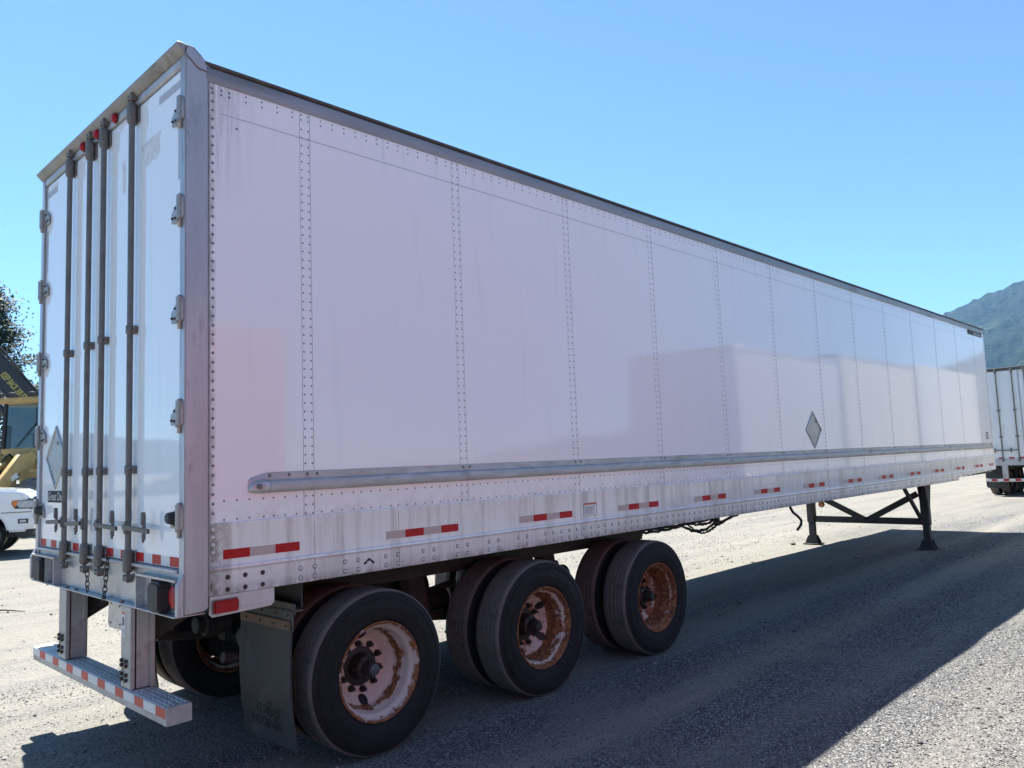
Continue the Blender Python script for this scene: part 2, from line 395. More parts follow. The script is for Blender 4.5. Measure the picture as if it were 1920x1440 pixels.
# loose stones near the trailer, one mass
def pebble_mat():
    g = N('loose_grey_stone'); info = g.n('NewGeometry').outputs['Random Per Island']
    col = g.ramp(info, [(0, (.05, .052, .057)), (.45, (.12, .122, .126)), (.8, (.21, .207, .20)), (1, (.38, .37, .35))])
    return g.set(col, .85, 0, .3)
MT['pebble'] = pebble_mat()
def pebbles():
    oct_v = np.array([(1,0,0),(0,1,0),(-1,0,0),(0,-1,0),(0,0,1),(0,0,-.6)], float)
    oct_f = np.array([(0,1,4),(1,2,4),(2,3,4),(3,0,4),(1,0,5),(2,1,5),(3,2,5),(0,3,5)])
    pts = []
    def scatter(n, x0, x1, y0, y1, s0, s1, thr):
        c = 0
        while c < n:
            x = random.uniform(x0, x1); y = random.uniform(y0, y1)
            if fbm(x*.25, y*1.2, .9, 3, 5.) > thr+random.uniform(-.35, .35):
                pts.append((x, y, s0+(s1-s0)*random.random()**2.6)); c += 1
    scatter(30000, .3, 7.5, -3.6, -.3, .0035, .010, -.1)
    scatter(13000, 7.5, 16, -3.2, .2, .0045, .012, -.05)
    scatter(9000, -1.6, 3, 0, 5, .004, .011, .0)
    scatter(5000, 1.5, 14, 2.4, 7, .006, .015, .05)
    scatter(900, .3, 16, -3.6, .3, .009, .022, -.15)
    scatter(900, -1.5, 20, .3, 12, .012, .028, -.3)
    P = np.array(pts); n = len(P)
    ang = rng.uniform(0, 6.283, n); sc = np.stack([P[:, 2]*rng.uniform(.8, 1.4, n), P[:, 2]*rng.uniform(.6, 1., n), P[:, 2]*rng.uniform(.45, .85, n)], 1)
    V = oct_v[None]*(1+rng.uniform(-.25, .25, (n, 6, 1)))*sc[:, None]
    ca, sa = np.cos(ang)[:, None], np.sin(ang)[:, None]
    x = V[..., 0]*ca-V[..., 1]*sa; y = V[..., 0]*sa+V[..., 1]*ca
    gz = np.array([ground_z(a, b) for a, b in P[:, :2]])
    V = np.stack([x+P[:, 0, None], y+P[:, 1, None], V[..., 2]+gz[:, None]+P[:, 2, None]*.15], -1)
    F = oct_f[None]+(np.arange(n)*6)[:, None, None]
    me = bpy.data.meshes.new('gravel'); me.vertices.add(n*6); me.vertices.foreach_set('co', V.ravel())
    me.loops.add(n*24); me.loops.foreach_set('vertex_index', F.ravel().astype(np.int32))
    me.polygons.add(n*8); me.polygons.foreach_set('loop_start', np.arange(0, n*24, 3, dtype=np.int32))
    me.update(calc_edges=True); me.materials.append(MT['pebble'])
    o = bpy.data.objects.new('gravel', me); COL.objects.link(o); o['kind'] = 'stuff'
    o['label'] = 'loose grey gravel scattered over the yard'; o['category'] = 'gravel'
pebbles()

# forested mountain beyond the yard
def mountain_mat():
    g = N('forested_slope'); P = g.co('Position')
    a = g.noise(.0035, P, 6, .6); b = g.noise(.05, P, 6, .7)
    col = g.ramp(b, [(.32, (.003, .006, .005)), (.52, (.013, .024, .016)), (.7, (.034, .052, .026))])
    col = g.mix(g.mask(a, .56, .68), col, (.05, .072, .034)); col = g.mix(g.mask(g.noise(.011, P, 5, .6), .68, .76), col, (.09, .09, .07))
    g.bump(b, 1., 12.)
    return g.set(col, .9, 0, .1)
MT['mountain'] = mountain_mat()
def mountain():
    xs = np.arange(1700, 4700, 17.); ys = np.arange(-2600, 4300, 17.)
    prof_y = [-2600, -1200, -300, 300, 600, 875, 1150, 1500, 2200, 3200, 4300]; prof_h = [90, 180, 470, 640, 588, 508, 415, 330, 290, 260, 120]
    V = []; 
    for x in xs:
        for y in ys:
            H = float(np.interp(y, prof_y, prof_h))
            rx = 3250+250*fbm(y, 0, .0009, 2, 2.)
            t = (x-1900)/(rx-1900) if x < rx else max(0, 1-(x-rx)/1300)
            t = max(0., min(1., t)); t = t*t*(3-2*t) if x > rx else t**1.25
            z = H*t
            k = min(1, t*3)
            rid = 1-abs(mnoise.noise(Vector((x*.0011+y*.0004, y*.0024, 1.7))))*2
            z += k*(60*fbm(x, y, .003, 4, 4.)*(.5 if t > .85 else 1)+85*(rid-.6)*(1-t*.8)) + k*9*mnoise.noise(Vector((x*.05, y*.05, 3)))
            z += k*(random.random()**3*11-2)
            V.append((x, y, max(z, -3)))
    n = len(ys); i, j = np.meshgrid(np.arange(len(xs)-1), np.arange(n-1), indexing='ij'); k0 = (i*n+j).ravel()
    me = bpy.data.meshes.new('mountain'); me.from_pydata(V, [], np.stack([k0, k0+n, k0+n+1, k0+1], 1).tolist())
    me.materials.append(MT['mountain'])
    o = bpy.data.objects.new('mountain', me); COL.objects.link(o); o['kind'] = 'structure'
mountain()
def hills():
    mb = MB(); n = 120; vs = []; 
    for a in range(n+1):
        th = R(60+ (300-60)*a/n)
        e = min(1, min(a, n-a)/14)
        for k in range(9):
            r = 3600+k*110; x, y = r*math.cos(th), r*math.sin(th)
            t = k/8; h = (150+120*fbm(x, y, .0012, 4, 7.)+18*mnoise.noise(Vector((x*.02, y*.02, 0))))*e*math.sin(t*math.pi*.9)**.8 if k else -3
            vs.append((x, y, h))
    mb.add(vs, [(a*9+k, a*9+k+1, (a+1)*9+k+1, (a+1)*9+k) for a in range(n) for k in range(8)])
    o = mb.build('hills', 'mountain'); o['kind'] = 'structure'
hills()
def haze():
    mb = MB().box(-5300, 5300, -5300, 5300, -6, 960)
    g = N('haze'); t = g.t; t.nodes.remove(g.b)
    pv = t.nodes.new('ShaderNodeVolumePrincipled'); pv.inputs['Color'].default_value = (.27, .56, 1, 1); pv.inputs['Density'].default_value = HAZE; pv.inputs['Anisotropy'].default_value = .3
    t.links.new(pv.outputs[0], t.nodes['Material Output'].inputs['Volume'])
    o = mb.build('haze', g.m); o['kind'] = 'stuff'; o.display_type = 'WIRE'
HAZE = 0.8e-4
# ================================================================== WHEELS
def tyre_profile(r=.4976, w=.27, rim=.288):
    h = w/2
    tread = []
    gr = [-.082, -.041, 0., .041, .082]
    y = -h+.018
    pts = [(rim, -h+.03), (rim+.02, -h+.012), (rim+.022, -h+.008), (rim+.03, -h+.0035), (rim+.06, -h-.004), (rim+.085, -h-.0055), (rim+.087, -h-.0085), (rim+.091, -h-.0085), (rim+.093, -h-.0055), (rim+.125, -h-.005), (r-.060, -h+.001), (r-.058, -h-.002), (r-.053, -h-.001), (r-.051, -h+.004), (r-.022, -h+.012), (r-.006, -h+.022)]; assert len(pts) == 16, len(pts)
    for g0 in gr:
        pts += [(r-.001, g0-.0045), (r-.011, g0-.003), (r-.011, g0+.003), (r-.001, g0+.0045)]
    pts += [(a, -b) for a, b in reversed(pts[:16])]
    return pts
def make_wheel(rimname, parent, flip=False, hub=True, cap=False, theta=0., hang=(28, 100, 172, 244, 316)):
    """dual wheel centred at its own origin; outside is -y"""
    s = 1
    disc = MB(); NA, NR = 180, 24
    # dish: a flat mounting face deep inside the rim, rolled out to the wheel well
    rr = np.linspace(.085, .245, NR); yy = [.100 if r < .172 else (.100-(r-.172)*.86 if r < .234 else .0467-(r-.234)*5.6) for r in rr]
    holes = [(.2025, R(k)+theta, .0315) for k in hang]
    vs = []; 
    for i in range(NR):
        for k in range(NA):
            t = 2*math.pi*k/NA; vs.append([rr[i]*math.cos(t), yy[i], rr[i]*math.sin(t)])
    fs = []
    hc = [(a*math.cos(t), a*math.sin(t), q) for a, t, q in holes]
    for i in range(NR-1):
        for k in range(NA):
            f = (i*NA+k, i*NA+(k+1) % NA, (i+1)*NA+(k+1) % NA, (i+1)*NA+k)
            cx = sum(vs[j][0] for j in f)/4; cz = sum(vs[j][2] for j in f)/4
            if any(math.hypot(cx-a, cz-b) < q for a, b, q in hc): continue
            fs.append(f)
    for v in vs:
        for a, b, q in hc:
            d = math.hypot(v[0]-a, v[2]-b)
            if 1e-6 < d < q+.0035: v[0] = a+(v[0]-a)*q/d; v[2] = b+(v[2]-b)*q/d
    disc.add(vs, fs)
    disc.lathe([(.085, .100), (.085, .13)], (0, 0, 0), 'y', 40)
    # rim barrel: from the dish out to the rolled flange
    disc.lathe([(.245, -.015), (.2505, -.022), (.253, -.045), (.257, -.072), (.262, -.082), (.274, -.092), (.281, -.105), (.284, -.121), (.296, -.130), (.302, -.127), (.302, -.118), (.290, -.112)], (0, 0, 0), 'y', 72)
    disc.lathe([(.245, -.012), (.248, .08), (.26, .11), (.285, .128)], (0, 0, 0), 'y', 60)
    w = disc.build('wheel', rimname, parent, smooth=50, org=(0, 0, 0))
    ORG[w] = Vector((0, 0, 0))
    t = MB().lathe(tyre_profile(), (0, 0, 0), 'y', 108)
    def squash(p):                                                   # the loaded tyre flattens and bulges where it stands
        x, y, z = p; k = math.exp(-((z+.47)/.10)**2-(x/.20)**2)
        return (x, y*(1+.075*k), max(z, -.4893))
    t.v = [squash(p) for p in t.v]
    ty = t.build('tyre', 'tyre', w, smooth=50, org=(0, 0, 0)); ty.rotation_euler = (0, -theta, 0)
    if hub:
        h = MB()
        h.lathe([(.0, -.050), (.044, -.050), (.047, -.045), (.049, .01), (.064, .020), (.072, .022), (.078, .06), (.084, .095), (.084, .13)], (0, 0, 0), 'y', 30)
        for k in range(6):
            a = k*math.pi/3; h.cyl((.062*math.cos(a), .024, .062*math.sin(a)), (.062*math.cos(a), .010, .062*math.sin(a)), .007, 6)
        h.lathe([(.084, .0985), (.118, .0985), (.121, .0993)], (0, 0, 0), 'y', 40)
        h.lathe([(.10, .118), (.17, .118), (.238, .06)], (0, 0, 0), 'y', 40)  # dark backing ring added so the hand holes look black
        ho = h.build('hub', 'hub', w, org=(0, 0, 0))
        c = MB().lathe([(0, -.072), (.03, -.071), (.036, -.066), (.037, -.049)], (0, 0, 0), 'y', 24); c.build('oil_cap', 'hubcap' if cap else 'hub', w, org=(0, 0, 0))
        nut0 = None
        for k in range(10):
            a = k*math.pi/5+.2; p = (.1425*math.cos(a), .100, .1425*math.sin(a))
            if nut0 is None:
                nb = MB().cyl((0, .02, 0), (0, -.016, 0), .025, 6, .0225).cyl((0, -.016, 0), (0, -.040, 0), .0125, 10)
                nut0 = nb.build('lug_nut', 'hub', w, org=(0, 0, 0)); nut0.location = p
            else: dup(nut0, p, w)
    return w
def bent_text(parent, s, size, rad, ang, y, flip=False, mat='tyre', sp=1.08):
    vs, fs = text_geo(s, size, .0012, spacing=sp); out = []
    for x, z, d in vs:
        r = rad+z if not flip else rad-z
        a = ang-x/rad if not flip else ang+x/rad
        out.append((r*math.cos(a), y-d, r*math.sin(a)))
    o = MB().add(out, fs).build('sidewall_lettering', mat, parent, org=(0, 0, 0)); return o
# ================================================================== THE TRAILER
LEN, WID = 16.15, 2.59
T = root('semi_trailer', (8.0, WID/2, 0), 'long white box semi trailer with rusty wheels and red and white side tape', 'trailer')
SEAM = [.698+1.2192*i for i in range(13)]; SW = .070
ZB, ZT = 1.485, 3.905
def mir(y, s): return y if s < 0 else WID-y                          # right side as measured, left side mirrored
for s in (-1, 1):
    x0 = .132
    for i in range(14):
        x1 = SEAM[i]-.0015 if i < 13 else LEN-.06
        mb = MB().box(x0, x1, mir(0, s), mir(.03, s), ZB-.02, ZT+.02); mb.build('side_panel', 'panel', T, .002)
        if i < 13:
            MB().box(x1+.003, x1+SW-.002, mir(.0022, s), mir(.028, s), ZB-.02, ZT+.02).build('seam_strip', 'panel', T)
            x0 = x1+SW+.001
    MB().box(.14, LEN-.07, mir(.032, s), mir(.05, s), ZB-.03, ZT+.03).build('inner_lining', 'sealant', T)
    # aluminium rails
    MB().prism([(mir(-.006, s), ZT+.010), (mir(-.006, s), 3.925), (mir(-.010, s), 3.93), (mir(-.010, s), 3.992), (mir(-.003, s), 4.0), (mir(.05, s), 4.0), (mir(.05, s), ZT+.010)], 'x', .118, LEN-.02).build('top_rail', 'toprail', T, .001)
    MB().prism([(mir(.006, s), 4.001), (mir(-.012, s), 4.012), (mir(-.014, s), 4.024), (mir(.004, s), 4.034), (mir(.07, s), 4.038), (mir(.07, s), 4.001)], 'x', .112, LEN).build('roof_edge', 'roofedge', T)
    prof = [(-.003, 1.487), (-.007, 1.482), (-.007, 1.468), (-.004, 1.462), (-.004, 1.262), (-.013, 1.254), (-.014, 1.243), (-.005, 1.236), (-.001, 1.226), (-.001, 1.118), (.004, 1.108), (.05, 1.108), (.05, 1.487)]
    MB().prism([(mir(a, s), b) for a, b in prof], 'x', .135, 13.6).build('bottom_rail', 'rail', T)
    pf = [(a, b if b > 1.2 else b+.05) for a, b in prof]
    br = MB(); n = len(pf)
    br.add([(13.602, mir(a, s), b) for a, b in pf]+[(LEN-.03, mir(a, s), b+(.055 if b < 1.2 else 0)) for a, b in pf], [tuple(range(n)), tuple(range(n, 2*n))]+[(i, (i+1) % n, (i+1) % n+n, i+n) for i in range(n)])
    br.build('bottom_rail', 'rail', T)
    # rub rail: flat flange over a half-hexagonal bulge, in joined lengths
    rp = [(-.001, 1.744), (-.005, 1.742), (-.006, 1.702), (-.014, 1.698), (-.030, 1.692), (-.034, 1.686), (-.035, 1.648), (-.028, 1.635), (-.010, 1.630), (-.001, 1.630)]
    cuts = [.468, 1.96, 5.66, 6.87, 10.53, 14.2, LEN-.12]
    for a, b in zip(cuts[:-1], cuts[1:]):
        MB().prism([(mir(p, s), q) for p, q in rp], 'x', a+.0012, b-.0012).build('rub_rail', 'rub', T)
    cap = MB(); tip = [(-.001, 1.70), (-.004, 1.69), (-.006, 1.672), (-.008, 1.664), (-.010, 1.66), (-.010, 1.655), (-.010, 1.65), (-.009, 1.646), (-.006, 1.642), (-.001, 1.64)]; n = len(tip)
    mid = [(-.001, 1.735), (-.005, 1.728), (-.007, 1.712), (-.020, 1.702), (-.038, 1.690), (-.042, 1.680), (-.042, 1.650), (-.033, 1.634), (-.012, 1.628), (-.001, 1.628)]
    vs = []
    for x, pr in ((.352, tip), (.366, [( (p[0]+q[0]*1)/2, (p[1]+q[1])/2) for p, q in zip(tip, mid)]), (.43, mid), (.467, rp)):
        vs += [(x, mir(p, s), q) for p, q in pr]
    fs = [tuple(range(n)), tuple(range(3*n, 4*n))]
    for k in range(3): fs += [(k*n+i, k*n+(i+1) % n, (k+1)*n+(i+1) % n, (k+1)*n+i) for i in range(n)]
    c = cap.add(vs, fs).build('rub_rail_end', 'alu', T, smooth=30)
    MB().cyl((.402, mir(-.024, s), 1.668), (.402, mir(-.044, s), 1.667), .016, 14).cyl((.402, mir(-.044, s), 1.667), (.402, mir(-.048, s), 1.667), .009, 8).build('end_bolt', 'bolt', c)
    # rivets (thousands): one mass per side
    rv = MB(); nr = (0, -1 if s < 0 else 1, 0)
    def riv(x, z, y=.002, r=.0062, h=.003): rv.dome((x, mir(y, s), z), nr, r, h, 6)
    for sx in SEAM:
        z = 3.897
        for dx in (.012, .058):
            riv(sx+dx, 3.897); riv(sx+dx, 3.867)
            zz = 3.806
            while zz > 1.76: riv(sx+dx, zz); zz -= .0505
            for zz in (1.598, 1.548, 1.498): riv(sx+dx, zz)
    for i in range(14):
        a = SEAM[i-1]+SW+.075 if i else .352; b = SEAM[i]-.05 if i < 13 else LEN-.1
        n = max(1, int(round((b-a)/.0885))); 
        for k in range(n+1):
            x = a+(b-a)*k/n; riv(x, 3.896, 0); riv(x, 3.865, 0)
        a = SEAM[i-1]+SW+.045 if i else .215
        n = int(round((b-a)/.0705))
        for k in range(n+1):
            x = a+(b-a)*k/n+(.012 if k % 4 == 3 else 0); riv(x, 1.600, 0); riv(x, 1.500, 0)
    zz = 3.86
    while zz > 1.5: riv(.154, zz, 0, .0092, .0045); zz -= .0505
    for x, z in ((.15, 3.885), (.205, 3.888), (.252, 3.888), (.205, 3.862), (.252, 3.862), (.295, 3.69)): riv(x, z, 0, .008, .004)
    o = rv.build('rivets', 'rivet', T, smooth=60); o['kind'] = 'stuff'
    # bolts through the bottom rail
    bt = MB(); wb = MB(); x = .668; k = 0
    while x < 15.9:
        zo = 0 if x < 13.5 else .05
        for dx in (0, .093):
            for z in (1.191, 1.136): bt.dome((x+dx, mir(-.003, s), z+zo), nr, .0105, .006, 10); wb.dome((x+dx, mir(-.0008, s), z+zo), nr, .0155, .0022, 10)
        x += .3 if (x < 2.6 or x > 7.2) else .186
    o = bt.build('rail_bolts', 'railbolt', T, smooth=60); o['kind'] = 'stuff'; o = wb.build('rail_washers', 'washer', T, smooth=60); o['kind'] = 'stuff'
    for x in (.234, .333, .435):
        for z in (1.197, 1.133): MB().dome((x, mir(-.001, s), z), nr, .0135, .011, 10).build('dark_bolt', 'darkbolt', T)
    for z in (1.455, 1.415, 1.375, 1.335): MB().dome((.154, mir(-.004, s), z), nr, .011, .006, 10).build('edge_bolt', 'railbolt', T)
    # rub rail bolts
    for sx in [.48, .60]+[q+.02 for q in SEAM]+[q+.085 for q in SEAM]:
        MB().dome((sx, mir(-.0055, s), 1.725), nr, .0105, .006, 8).build('rub_rail_bolt', 'bolt', T)
    # rear skirt plate under the rail with its red marker lamp
    MB().prism([(.137, 1.106), (.137, 1.016), (.152, 1.0), (.485, 1.012), (.505, 1.03), (.505, 1.106)], 'y', mir(.002, s), mir(.012, s)).build('skirt_plate', 'skirt', T)
    MB().box(.14, .50, mir(-.004, s), mir(.002, s), 1.028, 1.034).build('skirt_bead', 'skirt', T)
    lp = MB().box(.146, .292, mir(-.005, s), mir(.001, s), 1.016, 1.088).build('marker_lamp', 'bolt', T, .003)
    MB().box(.150, .288, mir(-.026, s), mir(-.0055, s), 1.020, 1.084).build('lens', 'lamp_red', lp, .008, 2)
    for xx in (.160, .278): MB().dome((xx, mir(-.026, s), 1.052), nr, .006, .003, 6).build('lens_screw', 'seal', lp)
    # reflective tape along the rail
    yq = (mir(-.0046, s), mir(-.0058, s)); y2 = (mir(-.0058, s), mir(-.0064, s))
    xs = [(.207, .661, 1)]+[(1.271+1.2105*k, 1.876+1.2105*k, 0) for k in range(12)]+[(15.62, 15.98, 0)]
    for a, b, kind in xs:
        n = 3 if kind else 4
        t = MB().box(a, b, *yq, 1.2935, 1.342).build('reflective_tape', 'tape_white', T)
        for k in range(n):
            red = (k % 2 == 0) if kind else (k % 2 == 1)
            if red: MB().box(a+(b-a)*k/n, a+(b-a)*(k+1)/n, *y2, 1.293, 1.3425).build('red_segment', 'tape_red', t)
    # sun-faded vertical joint lines where rail lengths meet
    for x in (.76, 1.37, 3.19, 5.63, 8.07, 10.4, 11.1): MB().box(x, x+.003, mir(-.0043, s), mir(-.003, s), 1.112, 1.46).build('rail_joint', 'sealant', T)
    # keyhole slot punched through the lower rail
    MB().prism([(1.100, 1.168), (1.141, 1.196), (1.182, 1.168), (1.176, 1.156), (1.155, 1.166), (1.155, 1.176), (1.127, 1.176), (1.127, 1.166), (1.106, 1.156)], 'y', mir(-.0018, s), mir(.0, s)).build('slot', 'darkbolt', T)
    # corner post
    MB().prism([(0, 1.035), (0, 4.062), (.012, 4.085), (.04, 4.085), (.112, 4.035), (.128, 4.015), (.128, 1.052), (.10, 1.04)], 'y', mir(-.006, s), mir(.065, s)).build('corner_post', 'galv', T, .006, 2)
    MB().box(.1282, .138, mir(-.004, s), mir(.02, s), 1.11, 4.01).build('post_sealant', 'sealant', T, .002)
    MB().tube([(.004+.124*t, mir(-.008, s), 4.03-.075*t**.6+.006*math.sin(t*9)) for t in [k/12 for k in range(13)]], .0035, 6).build('sealant_bead', 'rustbar', T)
    # front corner
    MB().box(LEN-.062, LEN, mir(-.004, s), mir(.06, s), 1.22, 4.0).build('front_corner', 'alu_clean', T, .012, 3)
# roof, floor, front wall
MB().box(.11, LEN-.01, .066, WID-.066, 4.02, 4.045).build('roof', 'alu_clean', T)
MB().box(.05, LEN-.1, .055, WID-.055, 1.28, 1.33).build('floor', 'frame', T)
MB().box(LEN-.04, LEN-.012, .062, WID-.062, 1.2, 4.0).build('front_wall', 'panel', T)
cm0 = None
for k in range(51):
    x = .45+.305*k
    if cm0 is None: cm0 = MB().box(x-.003, x+.003, .055, WID-.055, 1.155, 1.275).box(x-.03, x+.03, .055, WID-.055, 1.15, 1.156).build('crossmember', 'frame', T)
    else: dup(cm0, cm0.location+Vector((.305*k, 0, 0)), T)

# ---- markings on the right side
def flat_text(parent, s, size, pos, plane, mat, name='lettering', depth=.0008, **kw):
    vs, fs = text_geo(s, size, depth, **kw)
    if plane == 'side': out = [(pos[0]+x, pos[1]-d, pos[2]+z) for x, z, d in vs]
    elif plane == 'rear': out = [(pos[0]-d, pos[1]-x, pos[2]+z) for x, z, d in vs]
    return MB().add(out, fs).build(name, mat, parent)
flat_text(T, '53', .185, (15.73, -.0012, 1.875), 'side', 'ink', 'length_number', bold=.006)
lg = MB().box(15.03, 15.96, -.012, -.0102, 3.832, 3.918).build('name_plate', 'plate', T)
flat_text(lg, 'Great Dane', .105, (15.62, -.0125, 3.872), 'side', 'silver', shear=.2, bold=.002)
lg2 = MB().prism([(15.06, 3.91), (15.28, 3.91), (15.36, 3.845), (15.22, 3.86)], 'y', -.0128, -.012).build('hound_emblem', 'ink', lg)
lb = MB().box(3.228, 3.398, -.0056, -.0042, 1.287, 1.389).build('warning_label', 'paper', T)
MB().box(3.231, 3.395, -.0062, -.0056, 1.374, 1.387).build('label_band', 'orange', lb)
for k in range(7): MB().box(3.242, 3.384-(k*37 % 50)*.001, -.0061, -.0056, 1.355-k*.0085, 1.3575-k*.0085).build('label_line', 'ink', lb)
for a in (((3.228, 3.398, 1.3865, 1.389)), (3.228, 3.398, 1.287, 1.2895), (3.228, 3.2305, 1.2895, 1.3865), (3.3955, 3.398, 1.2895, 1.3865)):
    MB().box(a[0], a[1], -.0063, -.0056, a[2], a[3]).build('label_border', 'ink', lb)
# faint chalk line drawn along the panels
MB().box(.20, 15.4, -.0006, -.0002, 3.748, 3.754).build('scribed_line', 'ghost', T)
def placard(cx, cz, h, plane, off, mat='placard'):
    def P(u, v, d): return (cx+u, off-d, cz+v) if plane == 'side' else (off-d, cx-u, cz+v)
    def loop(k, d): return [P(*q, d) for q in ((0, h*k), (h*k, 0), (0, -h*k), (-h*k, 0))]
    b = MB().add(loop(1, .002)+loop(1, -.002), [(0, 1, 2, 3), (7, 6, 5, 4)]+[(i, i+4, (i+1) % 4+4, (i+1) % 4) for i in range(4)]).build('placard_holder', mat, T)
    fr = MB().add(loop(1, .002)+loop(.86, .002)+loop(.97, .010)+loop(.89, .010), [(8, 9, 13, 12), (9, 10, 14, 13), (10, 11, 15, 14), (11, 8, 12, 15)]+[(i, (i+1) % 4, (i+1) % 4+8, i+8) for i in range(4)]+[(i+4, i+12, (i+1) % 4+12, (i+1) % 4+4) for i in range(4)])
    fr.build('holder_frame', mat, b)
    for v in (.42, -.34):
        ww = h*(1-abs(v))*.82
        MB().add([P(-ww, v*h+.008, .006), (P(ww, v*h+.008, .006)), P(ww, v*h-.008, .006), P(-ww, v*h-.008, .006), P(-ww, v*h+.012, .002), P(ww, v*h+.012, .002), P(ww, v*h-.012, .002), P(-ww, v*h-.012, .002)], [(0,1,2,3),(0,4,5,1),(1,5,6,2),(2,6,7,3),(3,7,4,0)]).build('clip_bar', mat, b)
    MB().add([P(h*.30, h*.55, .012), P(h*.36, h*.50, .012), P(h*.28, h*.36, .012), P(h*.22, h*.41, .012)], [(0, 1, 2, 3)]).build('latch', 'seal', b)
placard(7.737, 1.987, .230, 'side', -.001)

# ---- rear frame and doors
MB().prism([(.004, 3.985), (-.004, 3.99), (-.006, 4.03), (-.040, 4.068), (-.046, 4.082), (-.040, 4.088), (.035, 4.09), (.11, 4.046), (.11, 3.985)], 'y' if False else 'x', 0, 1) if False else None
hd = [(.11, 3.985), (.012, 3.985), (.002, 3.992), (.002, 4.034), (.11, 4.034)]
MB().prism([(a, b) for a, b in hd], 'y', .067, WID-.067).build('rear_header', 'galv', T, .003)
vz = [(.10, 4.036), (-.004, 4.036), (-.043, 4.074), (-.047, 4.086), (-.038, 4.093), (.05, 4.09), (.10, 4.05)]
MB().prism(vz, 'y', .0, WID).build('rear_visor', 'visor', T, .002)
for y in (1.045-.02, 1.382-.03, 1.668-.04):
    l = MB().cyl((.002, y, 4.016), (-.006, y, 4.016), .034, 18).build('clearance_lamp', 'seal', T)
    MB().lathe([(.030, 0), (.029, -.012), (.02, -.022), (0, -.025)], (-.006, y, 4.016), 'x', 18).build('lens', 'lamp_red', l, smooth=60)
XD = .016
doors = {}
for s, (a, b) in ((-1, (.072, 1.291)), (1, (1.299, WID-.072))):
    d = MB().box(XD, XD+.04, a, b, 1.262, 3.978).build('rear_door', 'door', T, .003)
    doors[s] = d
    MB().box(XD+.01, XD+.03, a-.005, a-.0002, 1.262, 3.978).box(XD+.01, XD+.03, b+.0002, b+.004, 1.262, 3.978).box(XD+.01, XD+.03, a, b, 3.9785, 3.9845).build('door_seal', 'seal', d)
    # edge trim, aluminium
    for e in ((a+.001, a+.014), (b-.014, b-.001)): MB().box(XD-.0035, XD-.0002, e[0], e[1], 1.265, 3.975).build('edge_trim', 'alu_clean', d)
    # reflective strip across the bottom
    n = 10; t = MB().box(XD-.0016, XD-.0003, a+.018, b-.018, 1.268, 1.318).build('reflective_tape', 'tape_bright', d)
    for k in range(n):
        if k % 2 == (0 if s > 0 else 1):
            MB().box(XD-.0022, XD-.0016, b-.018-(b-a-.036)*(k+1)/n, b-.018-(b-a-.036)*k/n, 1.2675, 1.3185).build('red_segment', 'tape_red', t)
    for zz in (3.727, 3.175, 2.62, 2.067, 1.525):
        ys = lambda y: y if s < 0 else WID-y
        h = MB().cyl((-.010, ys(.040), zz-.07), (-.010, ys(.040), zz+.07), .0185, 14).cyl((-.010, ys(.040), zz-.102), (-.010, ys(.040), zz+.08), .011, 8)
        h.box(-.012, -.0005, ys(.004), ys(.034), zz-.058, zz+.058)
        ho = h.build('hinge', 'hinge', T, .0015)
        MB().prism([(ys(.058), zz-.058), (ys(.058), zz+.05), (ys(.11), zz+.045), (ys(.172), zz+.0), (ys(.172), zz-.055)], 'x', XD-.016, XD-.0045).build('hinge_leaf', 'hinge', ho, .001)
        for yy, z2 in ((.115, -.035), (.115, .02), (.155, -.03)): MB().dome((XD-.016, ys(yy), zz+z2), (-1, 0, 0), .009, .009, 8).build('hinge_bolt', 'darkbolt', ho)
        if zz < 1.6:
            MB().cyl((XD-.010, ys(.118), zz), (XD-.058, ys(.118), zz), .036, 16, .028).build('door_bumper', 'seal', ho, .004)
# faded tape marks and sticker residue
for a in ((.092, .385, 3.88, 3.926), (2.27, 2.50, 3.88, 3.926)): MB().box(XD-.0012, XD-.0003, *a).build('faded_tape_mark', 'ghost', T)
MB().box(XD-.0012, XD-.0003, .088, .122, 3.36, 3.66).build('faded_tape_mark', 'ghost', T)
MB().box(XD-.0012, XD-.0003, 2.47, 2.50, 3.30, 3.62).build('faded_tape_mark', 'ghost', T)
def blob(y0, y1, z0, z1, n=34, name='sticker_residue', j=.18, mat='stain'):
    pts = []
    for k in range(n):
        t = 2*math.pi*k/n; c, q = math.cos(t), math.sin(t); m = max(abs(c), abs(q)); c /= m; q /= m; jj = 1-random.random()*j
        pts.append(((y0+y1)/2+(y1-y0)/2*c*jj, (z0+z1)/2+(z1-z0)/2*q*jj))
    MB().prism(pts, 'x', XD-.0009, XD-.0003).build(name, mat, T)
blob(.36, .66, 3.57, 3.73); blob(.90, .96, 3.5, 3.72, 20); blob(1.55, 1.66, 1.80, 1.93)
for y0, y1 in ((.93, 1.02), (1.04, 1.12), (1.62, 1.70), (2.25, 2.45)): blob(y0, y1, 3.915, 3.972, 26, 'scuffed_paint', .5)
placard(2.185, 1.90, .228, 'rear', XD-.0005)
gd = MB().box(XD-.003, XD-.0004, 1.97, 2.36, 1.582, 1.664).build('name_plate', 'plate', T, .0008)
flat_text(gd, 'Great Dane', .080, (XD-.0035, 2.165, 1.622), 'rear', 'silver', shear=.2, bold=.001)
